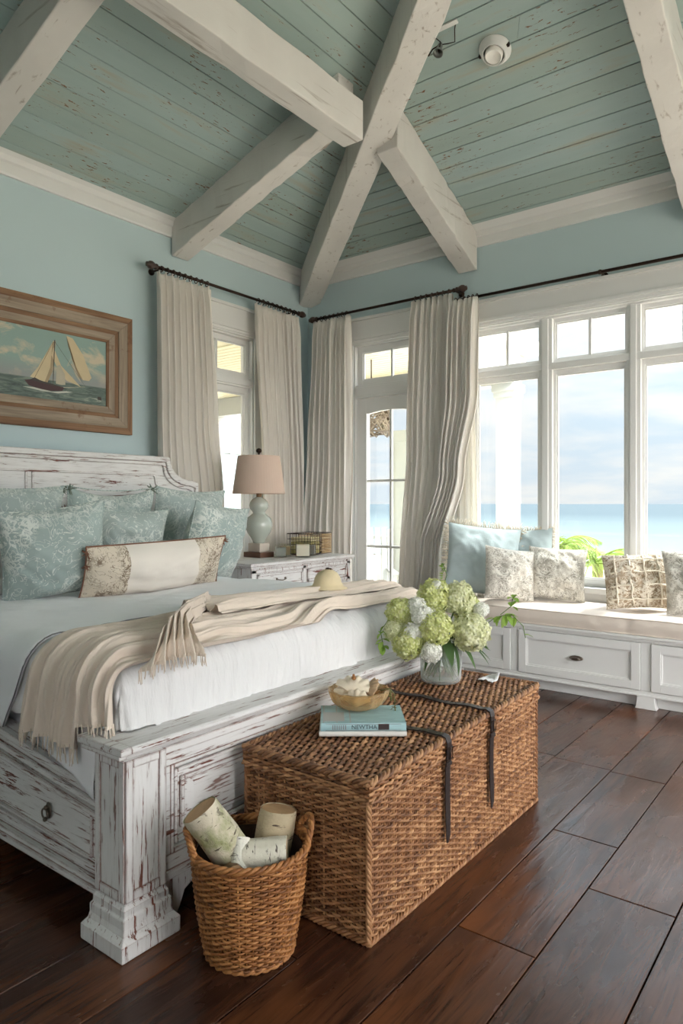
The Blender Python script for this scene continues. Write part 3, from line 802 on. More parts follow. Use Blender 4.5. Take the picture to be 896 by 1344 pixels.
# bunched end flopped toward the foot, spreading like a fan
m = MB(); A = Vector((-2.50, 2.12, .965)); 
def fan(s, t):
    k = t*2-1; pth = [Vector((-2.40, 2.10, .955)), Vector((-2.22, 1.96, 1.015)), Vector((-2.05, 1.72, 1.02)), Vector((-1.95, 1.58, 1.0)), Vector((-1.87, 1.51, .945)), Vector((-1.845, 1.49, .885))]
    q = s*(len(pth)-1); i = min(len(pth)-2, int(q)); c = pth[i].lerp(pth[i+1], q-i)
    w = lerp(.12, .145, smooth(0, .5, s)); dirw = Vector((.62, -.79, 0)).lerp(Vector((.1, -1, 0)), smooth(.3, 1, s))
    drop = -.075*abs(k)**2.2*(1-smooth(.7, 1, s)*.7)
    ph = t*6*2*PI+2*N(s*1.6, t*2, 60)
    h = .022*math.sin(ph)*(.6+.4*s)+.004*math.sin(ph*4+N(s*4, t*3)*3)
    nrm = Vector((0, 0, 1)).lerp(Vector((1, 0, .1)), smooth(.6, 1, s))
    return tuple(c+dirw*w*k*1.0+Vector((0, 0, drop+.0))+nrm*h)
m.grid(fan, 70, 110); m.build('folded_end', 'throw', th_, sm=True, fix=False)
m = MB()
fr = thr(1.065, 3.44, 8, .040, .028, thr_edges, 20)
for i in range(70):
    t = i/69; p = Vector(fr(0, t)); L = random.uniform(.03, .055); d = Vector((random.uniform(-.3, .3), random.uniform(-.1, .05), -1))*L
    m.tube([p+Vector((0, 0, .01)), p+d*.5+Vector((random.uniform(-.004, .004), 0, 0)), p+d], [.0026, .0022, .0014], 5)
m.build('fringe', 'throw', th_, sm=True); m = MB()
for i in range(46):
    t = i/45; p = Vector(fan(1, t)); d = Vector((.1+random.uniform(-.2, .2), random.uniform(-.3, .3), -1))*random.uniform(.02, .04)
    m.tube([p+Vector((0, 0, .01)), p+d*.5, p+d], [.0024, .002, .0014], 5)
m.build('fringe', 'throw', th_, sm=True)

# ------------------------------------------------------------------ pillows
def pillow_mesh(name, w, h, d, mats, seed=0, pinch=.09, ends=None, n=40, square=2.0, sag=0):
    m = MB(); nu, nv = n, int(n*h/w) if h < w else n
    nv = max(nv, 14)
    def side(sgn):
        def f(s, t):
            a, b = s*2-1, t*2-1
            # edges bow inward between the corners
            x = a*w/2*(1-pinch*(1-b*b)*abs(a)**2); z = b*h/2*(1-pinch*(1-a*a)*abs(b)**2)
            g = max(0, (1-abs(a)**square))*max(0, (1-abs(b)**square)); th = d/2*1.08*(g**.58)*(.92+.14*N(a*1.5, b*1.5, seed+20))
            wr = (.020*N(a*2.2+seed, b*2.2, seed*3)+.012*N(a*4.5, b*4.5+seed, seed)+.010*N((a+b)*6, (a-b)*2.0, seed+4))*min(1, g*2.2)
            edge = max(0, .35-g)/.35
            wr += .006*edge*N((a if abs(b) > abs(a) else b)*14+seed, 0, seed)*min(1, g*8)
            zz = z+h/2-sag*h*.06*(1-a*a)*(t**3)
            return (x, sgn*(th+wr), zz)
        return f
    m.grid(side(-1), nu, nv); m.grid(side(1), nu, nv, flip=True)
    if ends:
        w0 = len(m.f)
        for i, fc in enumerate(m.f):
            cx = sum(m.v[k][0] for k in fc)/4
            m.m[i] = 1 if abs(cx) > ends*w/2 else 0
    return m
def edge_loop(w, h, pinch, k=160):
    pts = []
    for i in range(k):
        q = i/k*4; s = q % 1*2-1; e = int(q)
        a, b = ((s, -1), (1, s), (-s, 1), (-1, -s))[e]
        pts.append((a*w/2*(1-pinch*(1-b*b)*abs(a)**2), 0, b*h/2*(1-pinch*(1-a*a)*abs(b)**2)+h/2, a, b))
    return pts
def pillow(name, label, cat, loc, w, h, d, mat, rz, tilt=-14, roll=0, seed=0, trim=None, group=None, pinch=.09, ends=None, fringe=None, sag=0):
    """local x = width, y = thickness (front is -y), z up, origin at the bottom middle"""
    r = thing(name, label, cat, loc, group)
    r.rotation_euler = (math.radians(tilt), math.radians(roll), math.radians(rz))
    m = pillow_mesh(name, w, h, d, mat, seed, pinch, ends, sag=sag)
    m.build('cover', mat, r, sm=True, local=True, fix=False)
    lp = edge_loop(w, h, pinch)
    if trim:
        q = MB(); q.tube([(p[0], p[1], p[2]) for p in lp], .0045, 6, closed=True); q.build('piping', trim, r, sm=True, local=True)
    if fringe:
        q = MB(); mt, L = fringe
        random.seed(seed+99)
        for (x, y, z, a, b) in edge_loop(w, h, pinch, int((w+h)*2/.007)):
            o = Vector((a if abs(a) > .98 else 0, 0, b if abs(b) > .98 else 0))
            o = (o+Vector((random.uniform(-.5, .5), random.uniform(-.35, .35), random.uniform(-.5, .5)))).normalized()*random.uniform(.6, 1.1)*L
            p = Vector((x, y, z)); q.tube([p, p+o*.5+Vector((0, random.uniform(-.006, .006), -.002)), p+o+Vector((0, 0, -.006))], [.0032, .003, .0016], 4)
        q.build('fringe', mt, r, sm=True, local=True)
    return r
def tassel(r, pos, mat, s=1.0, n=14, seed=0):
    random.seed(seed); q = MB(); q.sphere(pos, .011*s, 8)
    for i in range(n):
        d = Vector((random.uniform(-1, 1), random.uniform(-1, 1), random.uniform(-.9, .7))).normalized()*.03*s
        q.tube([pos, Vector(pos)+d*.6, Vector(pos)+d], [.003*s, .003*s, .0015*s], 5)
    q.build('corner_tassel', mat, r, sm=True, local=True)
def bz(x): return .905
# rz: local -y (the front) must face +x (toward the foot) -> rz = 90
G1 = 'large sage printed cushions against the headboard'
b1 = pillow('throw_pillow', 'sage printed cushion at the far left of the back row, cut by the picture edge', 'pillow', (-4.08, 2.03, .92), .66, .60, .27, 'sage2', 90, 10, 0, 1, 'sage')
tassel(b1, (.31, 0, .57), 'sagefringe', 1.2, seed=1)
b2 = pillow('throw_pillow', 'sage printed cushion in the middle of the back row, tufts on both top corners', 'pillow', (-4.06, 2.69, .92), .66, .60, .27, 'sage', 90, 10, 0, 2, 'sage', sag=1)
tassel(b2, (-.31, 0, .585), 'sagefringe', 1.5, seed=2); tassel(b2, (.31, 0, .585), 'sagefringe', 1.6, seed=3); tassel(b2, (-.32, 0, .45), 'brownyarn', 1.2, seed=3)
b3 = pillow('throw_pillow', 'sage printed cushion at the right of the back row, nearest the lamp', 'pillow', (-4.06, 3.33, .92), .64, .60, .28, 'sage2', 90, 10, 2, 3, 'sage')
pillow('throw_pillow', 'biggest sage printed cushion, standing at the front left of the bed', 'pillow', (-3.46, 2.005, .90), .54, .51, .27, 'sage', 74, 15, -7, 4, 'sage', pinch=.08)
pillow('throw_pillow', 'small sage printed cushion in the front row behind the striped-end bolster', 'pillow', (-3.68, 2.56, .91), .52, .47, .25, 'sage2', 88, 12, 2, 5, 'sage')
pillow('throw_pillow', 'sage printed cushion slumped at the front right beside the lamp', 'pillow', (-3.56, 3.12, .90), .58, .51, .27, 'sage', 100, 14, 6, 6, 'sage', pinch=.08)
pillow('bed_pillow', 'plain pale grey sleeping pillow peeking out behind the front left cushion', 'pillow', (-3.72, 1.68, .90), .50, .42, .18, 'pillowgrey', 84, 16, 0, 7)
bo = pillow('lumbar_pillow', 'long oatmeal lumbar cushion with brown printed ends lying before the sage cushions', 'pillow', (-3.26, 2.47, .905), .86, .31, .24, ['bolstermid', 'bolsterend'], 82, 22, -2, 9, 'brownyarn', pinch=.03, ends=.52)
tassel(bo, (-.42, 0, .27), 'brownyarn', 1.1, seed=5); tassel(bo, (.42, 0, .28), 'brownyarn', 1.1, seed=6); tassel(bo, (-.42, -.01, .2), 'brownyarn', .8, seed=8)

# ------------------------------------------------------------------ dresser
ds = thing('dresser', 'whitewashed distressed dresser standing beside the bed under the lamp', 'dresser', (-4.17, 4.39, 0))
y0, y1, x0, x1 = 3.77, 5.02, -4.62, -3.775
m = MB(); m.box(x0, x1, y0, y1, .06, .90); m.box(x0, x1+.012, y0-.005, y1+.005, .06, .14)
for (a, b) in ((y0, y0+.05), (y1-.05, y1), (4.37, 4.41)): m.box(x1, x1+.008, a, b, .14, .90)
for z in (.862, .72): m.box(x1, x1+.008, y0, y1, z, z+.025)
m.build('carcass', 'dz', ds, bevel=.003)
m = MB(); m.box(x0-.02, x1+.035, y0-.035, y1+.035, .915, .94); m.box(x0, x1+.022, y0-.02, y1+.02, .90, .915); m.build('top', 'dpy', ds, bevel=.004)
for (a, b) in ((3.83, 4.36), (4.42, 4.96)):
    for (c, d, kind) in ((.75, .855, 'drawer'), (.45, .71, 'drawer'), (.17, .43, 'drawer')):
        m = MB(); m.box(x1-.01, x1+.010, a, b, c, d)
        for q in ((a, a+.018, c, d), (b-.018, b, c, d), (a, b, c, c+.018), (a, b, d-.018, d)): m.box(x1+.01, x1+.018, *q)
        dw = m.build(kind, 'dy', ds, bevel=.002)
        m = MB(); zc_ = (c+d)/2; yc = (a+b)/2
        m.tube([(x1+.012, yc-.05, zc_), (x1+.03, yc-.045, zc_-.005), (x1+.034, yc, zc_-.012), (x1+.03, yc+.045, zc_-.005), (x1+.012, yc+.05, zc_)], .004, 6)
        m.sphere((x1+.014, yc-.05, zc_), .01, 8); m.sphere((x1+.014, yc+.05, zc_), .01, 8); m.build('drawer_pull', 'nickel', dw, sm=True)
for (a, b) in ((x0+.04, y0+.04), (x1-.04, y0+.04), (x0+.04, y1-.04), (x1-.04, y1-.04)):
    bx((a-.035, a+.035, b-.035, b+.035, 0, .06)).build('foot', 'dz', ds, bevel=.004)

# lamp
LZ = .94; lp = thing('table_lamp', 'table lamp with grey-green gourd base and blush drum shade on the dresser', 'lamp', (-4.22, 4.31, LZ))
m = bx((-.10, .10, -.085, .085, 0, .045)); m.build('base_plinth', 'brownwood', lp, local=True, bevel=.004)
m = bx((-.07, .07, -.06, .06, .045, .12)); m.build('base_block', 'palewood', lp, local=True, bevel=.004)
prof = [(.045, .12), (.05, .125), (.055, .14), (.075, .175), (.103, .215), (.118, .26), (.118, .295), (.104, .335), (.070, .362), (.052, .378), (.056, .392), (.076, .415), (.083, .445), (.076, .475), (.055, .5), (.03, .512), (.024, .518)]
m = MB(); m.lathe(prof, n=40); m.build('gourd_body', 'celadon', lp, local=True, sm=True)
m = MB(); m.lathe([(.02, .515), (.022, .52), (.022, .565), (.012, .57), (.012, .60), (.018, .603), (.018, .64), (.004, .645)], n=18); m.build('neck', 'brasswood', lp, local=True, sm=True)
m = MB(); m.tube([(0, .0, .60), (0, .06, .63), (0, .075, .72), (0, .05, .83), (0, 0, .86)], .003, 6); m.tube([(0, .0, .60), (0, -.06, .63), (0, -.075, .72), (0, -.05, .83), (0, 0, .86)], .003, 6)
for an in (0, 1, 2): m.tube([(0, 0, .86), (.178*math.cos(an*2.094), .178*math.sin(an*2.094), .86)], .002, 5)
m.build('harp', 'bronze', lp, local=True, sm=True)
m = MB(); m.lathe([(.225, .545), (.227, .547), (.182, .868), (.180, .870), (.178, .868), (.222, .547), (.225, .545)], n=56, cap=False); m.build('lamp_shade', 'shade', lp, local=True, sm=False)
m = MB(); m.lathe([(.004, .86), (.006, .885), (.012, .89), (.006, .895), (.022, .905), (.026, .918), (.02, .932), (.002, .94)], n=16); m.build('finial', 'bronze', lp, local=True, sm=True)

# candles in glass cubes
M['candleglass'] = glass_mat('candle_glass', (.95, .95, .93))
def candle(loc, wax, s, label, rz):
    r = thing('candle', label, 'candle', loc, 'jar candles on the dresser'); r.rotation_euler.z = rz
    m = MB(); o = s/2
    for q in ((-o, o, -o, o, 0, .012), (-o, -o+.005, -o, o, .012, s*1.1), (o-.005, o, -o, o, .012, s*1.1), (-o+.005, o-.005, -o, -o+.005, .012, s*1.1), (-o+.005, o-.005, o-.005, o, .012, s*1.1)): m.box(*q)
    m.build('glass_jar', 'candleglass', r, local=True, bevel=.002)
    bx((-o+.007, o-.007, -o+.007, o-.007, .013, s*.86)).build('wax', plain('wax', wax, .5, Subsurface_Weight=.2), r, local=True, bevel=.004)
    m = MB(); m.tube([(0, 0, s*.86), (.002, 0, s*.97)], .0012, 5); m.build('wick', 'core', r, local=True)
candle((-4.02, 4.37, LZ), (136, 142, 138), .10, 'slate grey candle in a glass cube, nearest the lamp base', .75)
candle((-4.11, 4.52, LZ), (206, 186, 150), .10, 'tan candle in a glass cube set behind and between two others', .9)
candle((-3.90, 4.52, LZ), (226, 220, 206), .125, 'largest candle, cream wax in a square glass cube', .72)
candle((-3.95, 4.67, LZ), (112, 112, 108), .11, 'dark grey candle beside the wire basket', .6)

# wire basket with folded cloths
wb = thing('wire_basket', 'rusty wire basket with a woven end, on the dresser behind the candles', 'basket', (-4.12, 4.87, LZ)); wb.rotation_euler.z = .2
m = MB(); L, W_, Hh = .40, .24, .19
cor = [(-W_/2, -L/2), (W_/2, -L/2), (W_/2, L/2), (-W_/2, L/2)]
for z in (.004, Hh*.25, Hh*.5, Hh*.75, Hh):
    m.tube([(x, y, z) for x, y in cor], .0042 if z in (.004, Hh) else .0022, 6, closed=True)
for i in range(13):
    y = lerp(-L/2, L/2, i/12)
    for x in (-W_/2, W_/2): m.tube([(x, y, 0.004), (x, y, Hh)], .0022, 5)
for i in range(9):
    x = lerp(-W_/2, W_/2, i/8)
    for y in (-L/2, L/2): m.tube([(x, y, 0.004), (x, y, Hh)], .0022, 5)
    m.tube([(x, -L/2, .004), (x, L/2, .004)], .002, 5)
m.build('wire_frame', 'bronze', wb, local=True, sm=True)
m = MB()
for k in range(12):
    z = .012+k*.0148
    for x in (W_/2, -W_/2): m.tube([(x+.004*math.sin(i*1.6+k*PI), lerp(0.01, L/2, i/24), z) for i in range(25)], .0052, 5)
    m.tube([(lerp(-W_/2, W_/2, i/20), L/2+.004*math.sin(i*1.6+k*PI), z) for i in range(21)], .0052, 5)
m.build('woven_panel', wicker_mat('pale_woven_grass', (120, 84, 56), (186, 152, 108), (226, 204, 166)), wb, local=True, sm=True)
for k, (c, nm) in enumerate((((186, 176, 120), 'olive'), ((206, 196, 150), 'straw'), ((170, 160, 104), 'olive'), ((214, 202, 160), 'straw'))):
    bm_ = bx((-.10, .10, -.17, .01, .004, .036))
    z = LZ+.006+k*.038
    o = bm_.build('book', plain('book_cloth_%d' % k, c, .8), local=True, bevel=.004)
    o.location = (-4.12, 4.87, z); o.rotation_euler.z = .2+.02*(k % 2)
    tag(o, ['olive cloth-bound book at the bottom of the stack in the wire basket', 'straw-coloured book, second from the bottom in the wire basket', 'olive cloth-bound book, third up in the wire basket', 'straw-coloured book on top of the stack in the wire basket'][k], 'book', 'books in the wire basket')

# little straw hat
ht = thing('straw_hat', 'small domed straw hat with a dark tip lying on the throw', 'hat', (-2.23, 2.78, .965))
m = MB(); m.lathe([(.10, .0), (.10, .004), (.082, .012), (.072, .03), (.066, .055), (.052, .078), (.03, .092), (.008, .098), (.001, .099)], n=32, wob=lambda a, z: 1+.02*math.sin(a*3+z*40)); m.build('crown', 'straw', ht, local=True, sm=True)
m = MB(); m.sphere((0, 0, .1), .009, 8, sq=(1.6, 1.2, .8)); m.sphere((.012, .008, .098), .006, 6); m.build('tip_knot', 'core', ht, local=True, sm=True)

# ------------------------------------------------------------------ framed painting
pt = thing('framed_painting', 'sailing ship painting in a wide weathered wood frame above the bed', 'painting', (XW, 2.79, 2.43))
def framewood(name, axis, c0, c1):
    m = NT(name); st = [30, 30, 30]; st['xyz'.index(axis)] = 1.5
    n = m.noise(m.coord(tuple(st)), 1, 5, .6, .5); c = m.mix(m.ramp(n, [(.3, 0.0), (.65, 1.0)]), lin(c0), lin(c1))
    c = m.mix(m.ramp(m.noise(m.coord(), 7, 4, .7), [(.58, 0.0), (.7, .8)]), c, lin((112, 78, 56)))
    m.bsdf(Base_Color=c, Roughness=.75, Normal=m.bump(n, .4, .003)); return m.m
M['fy'] = framewood('weathered_frame_y', 'y', (122, 106, 90), (166, 150, 132)); M['fz'] = framewood('weathered_frame_z', 'z', (122, 106, 90), (166, 150, 132))
M['oy'] = framewood('orange_frame_y', 'y', (106, 76, 54), (150, 116, 88)); M['oz'] = framewood('orange_frame_z', 'z', (106, 76, 54), (150, 116, 88))
def fr4(ya, yb, za, zb, w, d0, d1, mats, d2=None, name='frame_moulding'):
    """mitred frame; inner edge depth d2"""
    d2 = d1 if d2 is None else d2; C_ = [(ya, za), (yb, za), (yb, zb), (ya, zb)]; I = [(ya+w, za+w), (yb-w, za+w), (yb-w, zb-w), (ya+w, zb-w)]
    for k in range(4):
        a, b = C_[k], C_[(k+1) % 4]; c, d = I[(k+1) % 4], I[k]
        m = MB(); m.add([(XW+d0, *a), (XW+d0, *b), (XW+d0, *c), (XW+d0, *d), (XW+d1, *a), (XW+d1, *b), (XW+d2, *c), (XW+d2, *d)],
                        [(0, 1, 2, 3), (4, 5, 6, 7), (0, 1, 5, 4), (1, 2, 6, 5), (2, 3, 7, 6), (3, 0, 4, 7)])
        m.build(name, mats[k % 2], pt, bevel=.002)
Y0, Y1, Z0, Z1 = 2.14, 3.44, 1.958, 2.902
fr4(Y0, Y1, Z0, Z1, .05, .002, .05, ('oy', 'oz'), .06, 'outer_moulding'); fr4(Y0+.05, Y1-.05, Z0+.05, Z1-.05, .075, .002, .058, ('fy', 'fz'), .048, 'flat_moulding')
fr4(Y0+.125, Y1-.125, Z0+.125, Z1-.125, .03, .002, .04, ('oy', 'oz'), .03, 'inner_moulding'); fr4(Y0+.155, Y1-.155, Z0+.155-.04*0, Z1-.155, .055, .002, .036, ('fy', 'fz'), .03, 'flat_moulding')
fr4(Y0+.205, Y1-.205, Z0+.15+.012, Z1-.205-.0, .02, .002, .034, ('oy', 'oz'), .024, 'inner_moulding')
m = NT('painted_sea_and_sky')
tc = m.n('TexCoord'); sp = m.n('SeparateXYZ'); m.t.links.new(tc.outputs['Object'], sp.inputs[0]); zz = sp.outputs['Z']; zz = m.math('ADD', zz, .0)
cl = m.noise(m.coord((1, 3.2, 5)), 1.4, 6, .6, .4)
sky = m.mix(m.ramp(m.math('ADD', cl, m.math('MULTIPLY', zz, -.25)), [(.50, 0.0), (.62, 1.0)]), lin((136, 160, 152)), lin((196, 184, 158)))
sky = m.mix(m.ramp(zz, [(0.0, 0.0), (.02, 0.0)]), sky, sky)
lowsky = m.math('MULTIPLY', m.math('SUBTRACT', .02, zz), 6.0)
sky = m.mix(m.ramp(lowsky, [(.0, 0.0), (.7, .8)]), sky, lin((142, 142, 140)))
wv = m.noise(m.coord((1, 5, 30)), 1, 6, .65, 1.2)
sea = m.ramp(wv, [(.35, lin((52, 66, 62))), (.5, lin((88, 104, 96))), (.6, lin((112, 124, 112))), (.70, lin((176, 180, 164)))])
colr = m.mix(m.ramp(m.math('ADD', zz, .5), [(.378, 0.0), (.386, 1.0)]), sea, sky)
m.bsdf(Base_Color=colr, Roughness=.45, Normal=m.bump(m.noise(m.coord(), 90, 3), .2, .002)); M['paint'] = m.m
def pcol(n, c): return plain('paint_'+n, c, .55, var=.12, vscale=14, bump=(80, .2, .002))
mats = ['paint', pcol('sail', (200, 182, 146)), pcol('sail_shade', (158, 138, 108)), pcol('hull', (66, 40, 42)), pcol('mast', (60, 52, 46)), pcol('foam', (190, 192, 180)), pcol('pale_sail', (176, 168, 148))]
m = MB(); ya, yb, za, zb = Y0+.22, Y1-.22, Z0+.17, Z1-.22
m.box(XW+.004, XW+.018, ya, yb, za, zb)
def PP(px, py): # painting picture coordinates 0..1 (px right = +y, py down)
    return (lerp(ya, yb, px), lerp(zb, za, py))
lay = [0]
def poly(pts, mi):
    lay[0] += 1; x = XW+.0185+.00025*lay[0]; q = [PP(*p) for p in pts]; m.add([(x, *p) for p in q], [tuple(range(len(q)))], mi)
def line(a, b, w, mi):
    a, b = Vector(a), Vector(b); n_ = Vector((-(b-a).y, (b-a).x)).normalized()*w; poly([a-n_, b-n_*.5, b+n_*.5, a+n_], mi)
poly([(.27, .66), (.34, .52), (.42, .30), (.48, .13), (.50, .17), (.47, .45), (.40, .70), (.34, .68)], 1)      # main sail
poly([(.47, .16), (.50, .13), (.49, .30), (.47, .55), (.42, .72), (.40, .70), (.45, .5)], 2)
poly([(.48, .22), (.55, .45), (.65, .58), (.74, .70), (.70, .68), (.60, .64), (.52, .50), (.46, .33)], 1)        # fore sail
poly([(.60, .03), (.66, .05), (.76, .25), (.845, .55), (.82, .60), (.76, .60), (.68, .40), (.62, .18)], 1)   # jib
poly([(.60, .03), (.62, .18), (.68, .40), (.76, .60), (.72, .56), (.655, .35)], 2)
poly([(.51, .46), (.54, .44), (.585, .56), (.59, .70), (.55, .71), (.50, .70)], 6); poly([(.64, .40), (.67, .40), (.72, .56), (.74, .64), (.69, .56)], 6)
poly([(.22, .71), (.27, .695), (.36, .715), (.50, .735), (.58, .74), (.56, .79), (.46, .81), (.34, .80), (.26, .775)], 3)
poly([(.27, .695), (.31, .66), (.36, .69), (.50, .72), (.57, .735), (.50, .74), (.36, .72)], 4)
line((.49, .12), (.475, .72), .004, 4); line((.49, .14), (.78, .68), .0016, 4); line((.57, .74), (.78, .69), .004, 6); line((.31, .66), (.48, .14), .0016, 4)
poly([(.20, .80), (.30, .79), (.46, .82), (.60, .785), (.66, .79), (.52, .83), (.36, .825)], 5)
poly([(.905, .80), (.945, .805), (.945, .85), (.905, .845)], 4)
m.build('canvas', mats, pt, fix=False)

# ------------------------------------------------------------------ ceiling fixtures
cp = Vector((-2.02, 4.31, zB(4.31))); nrm = Vector((0, sB, 1)).normalized(); 
clt = thing('ceiling_light', 'round white recessed eyeball light in the teal ceiling boards', 'ceiling light', cp)
clt.rotation_euler = (-math.atan(sB), 0, 0)
m = MB(); m.lathe([(.078, -.055), (.105, -.012), (.108, -.004), (.108, .0), (.085, .0), (.075, -.03), (.070, -.05), (.078, -.055)], n=36, cap=False); m.build('trim_ring', 'trim', clt, local=True, sm=True)
m = MB(); m.lathe([(.052, -.075), (.058, -.07), (.06, -.02), (.06, .02), (.001, .02)], n=28, cap=False); m.lathe([(.001, -.058), (.03, -.062), (.052, -.07)], n=28, cap=False); m.build('lamp_eyeball', plain('lamp_white', (236, 234, 228), .3), clt, local=True, sm=True)
for s in (-1, 1): bx((s*.10-.008, s*.10+.008, -.02, .0, -.03, -.006)).build('spring_clip', 'bronze', clt, local=True)
bp = Vector((-2.33, 4.13, zB(4.13)))
bk = thing('ceiling_spotlight', 'tiny grey bell-shaped spotlight with bent wires beside the corner beam', 'spotlight', bp); bk.rotation_euler = (-math.atan(sB), 0, 0)
m = MB(); m.lathe([(.012, -.02), (.018, -.03), (.022, -.07), (.034, -.10), (.034, -.105), (.02, -.08), (.001, -.05)], n=18, cap=False); m.build('bell_shade', plain('grey_metal', (120, 124, 120), .4, .5), bk, local=True, sm=True)
m = MB(); m.tube([(0, 0, -.01), (0, 0, -.03)], .01, 8); m.tube([(0, 0, -.02), (.06, .01, -.03), (.10, .02, -.025), (.13, -.05, -.012), (.15, -.08, -.006)], .0035, 6); m.tube([(-.02, .0, -.02), (-.05, -.01, -.05), (-.06, -.02, -.12)], .005, 6); m.tube([(0, 0, -.09), (.03, -.04, -.06), (-.02, -.09, -.03)], .003, 6)
m.build('wire_arm', 'bronze', bk, local=True, sm=True)
bx((-.03, .17, -.105, -.075, -.014, -.002)).build('mounting_plate', 'trim', bk, local=True, bevel=.002)

# ------------------------------------------------------------------ wicker trunk
TX0, TX1, TY0, TY1 = -1.815, -1.265, 1.785, 3.15
def tz(y): return lerp(.522, .552, (y-TY0)/(TY1-TY0))
tk = thing('wicker_chest', 'long brown wicker trunk with two dark leather straps at the foot of the bed', 'trunk', ((TX0+TX1)/2, (TY0+TY1)/2, 0))
random.seed(5)
def weave(m, P, U, nr, stake, r, amp, z0=None, seg=.010, jit=.0012, flat=1.0, double=False):
    """rows of strands over stakes. P(u, row fraction, out) -> point"""
    ns = int(U/seg)
    for k in range(nr):
        par = k % 2; w0 = random.uniform(-.8, .8); pts = []; rad = r*random.uniform(.88, 1.12)
        cut0 = 0
        for i in range(ns+1):
            u = i/ns*U; a = PI*u/stake+par*PI
            o = amp*math.sin(a)+jit*N(u*25, k*3.3, 2); dv = .25*N(u*9, k*.9, 7)+.18*N(u*40, k*5, 9)
            pts.append(P(u, (k+.5+dv)/nr, o))
        # strands are spliced now and then, which changes their colour
        i = 0
        while i < ns:
            j = min(ns, i+random.randint(10, 34)); q = pts[i:j+1]
            if len(q) > 1: m.tube(q, rad*random.uniform(.9, 1.1), 6, cap=False)
            i = j
def stakes(m, P, U, stake, r, n=12):
    k = 0; u = stake/2
    while u < U: m.tube([P(u, i/n, 0) for i in range(n+1)], r, 5, cap=False); u += stake
LX = .068
m = MB()
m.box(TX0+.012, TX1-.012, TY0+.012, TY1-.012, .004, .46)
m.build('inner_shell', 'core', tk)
H1 = lambda y: tz(y)-LX
m = MB()
Pf = lambda u, v, o: (TX1-.006+o, TY0+u, .008+v*(H1(TY0+u)-.010)); Pb = lambda u, v, o: (TX0+.006-o, TY0+u, .008+v*(H1(TY0+u)-.010))
Pn = lambda u, v, o: (TX0+u, TY0+.006-o, .008+v*(H1(TY0)-.010)); Pe = lambda u, v, o: (TX0+u, TY1-.006+o, .008+v*(H1(TY1)-.010))
weave(m, Pf, TY1-TY0, 44, .027, .0046, .0056); weave(m, Pn, TX1-TX0, 44, .025, .0046, .0056)
weave(m, Pe, TX1-TX0, 40, .03, .006, .006, seg=.015); weave(m, Pb, TY1-TY0, 40, .03, .006, .006, seg=.03)
stakes(m, Pf, TY1-TY0, .027, .0042); stakes(m, Pn, TX1-TX0, .025, .0042)
m.build('woven_body', 'wick', tk, sm=True, fix=False)
def braid(m, pts, r, pitch=.05, n=3, rs=None, seg=.008, closed=False):
    pts = [Vector(p) for p in pts]; L = [0]
    for a, b in zip(pts, pts[1:]): L.append(L[-1]+(b-a).length)
    tot = L[-1]; ns = max(6, int(tot/seg))
    def at(d):
        for i in range(len(pts)-1):
            if d <= L[i+1]+1e-9: 
                t = (d-L[i])/(L[i+1]-L[i]); return pts[i].lerp(pts[i+1], t), (pts[i+1]-pts[i]).normalized()
        return pts[-1], (pts[-1]-pts[-2]).normalized()
    for s in range(n):
        q = []
        for i in range(ns+1):
            d = tot*i/ns; p, t = at(d); a = 2*PI*d/pitch+s*2*PI/n
            x = t.cross(Vector((.13, .21, 1))).normalized() if abs(t.z) < .9 else Vector((1, 0, 0)); y = x.cross(t)
            q.append(p+x*math.cos(a)*r+y*math.sin(a)*r)
        m.tube(q, rs or r*.95, 6)
m = MB()
for (x, y) in ((TX1-.004, TY0+.004), (TX0+.004, TY0+.004), (TX1-.004, TY1-.004), (TX0+.004, TY1-.004)): braid(m, [(x, y, .01), (x, y, H1(y))], .0058, .06)
c4 = [(TX0, TY0), (TX1, TY0), (TX1, TY1), (TX0, TY1), (TX0, TY0)]
braid(m, [(x, y, .010) for x, y in c4], .006, .06); 
m.build('edge_braid', 'wick', tk, sm=True)
# lid
e = .006; lid = MB(); 
Lf = lambda u, v, o: (TX1+e-.004+o, TY0-e+u, H1(TY0-e+u)+.006+v*(LX-.010)); Ln = lambda u, v, o: (TX0-e+u, TY0-e+.004-o, H1(TY0)+.006+v*(LX-.010))
Le = lambda u, v, o: (TX0-e+u, TY1+e-.004+o, H1(TY1)+.006+v*(LX-.010)); Lb = lambda u, v, o: (TX0-e+.004-o, TY0-e+u, H1(TY0+u)+.006+v*(LX-.010))
LU, LV = TY1-TY0+2*e, TX1-TX0+2*e
weave(lid, Lf, LU, 6, .027, .0058, .0055); weave(lid, Ln, LV, 6, .025, .0058, .0055); weave(lid, Le, LV, 6, .027, .0058, .0055); weave(lid, Lb, LU, 6, .03, .0058, .0055, seg=.03)
def Lt(u, v, o): 
    y = TY0-e+u; x = lerp(TX1+e-.012, TX0-e+.012, v); return (x, y, tz(y)-.007+o*1.0+.003*N(x*6, y*6, 1))
vs_lid = MB(); weave(vs_lid, Lt, LU, 42, .033, .0066, .0058, seg=.008, jit=.004)
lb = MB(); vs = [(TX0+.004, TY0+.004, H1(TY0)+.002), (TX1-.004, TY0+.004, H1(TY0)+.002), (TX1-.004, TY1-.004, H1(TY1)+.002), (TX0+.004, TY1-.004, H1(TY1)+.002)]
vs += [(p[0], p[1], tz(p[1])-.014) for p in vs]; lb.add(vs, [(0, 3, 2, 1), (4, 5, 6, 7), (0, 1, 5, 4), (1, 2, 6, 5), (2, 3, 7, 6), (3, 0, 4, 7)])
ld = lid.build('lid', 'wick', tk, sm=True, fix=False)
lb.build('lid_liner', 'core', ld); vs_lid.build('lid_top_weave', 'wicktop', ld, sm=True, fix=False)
m = MB()
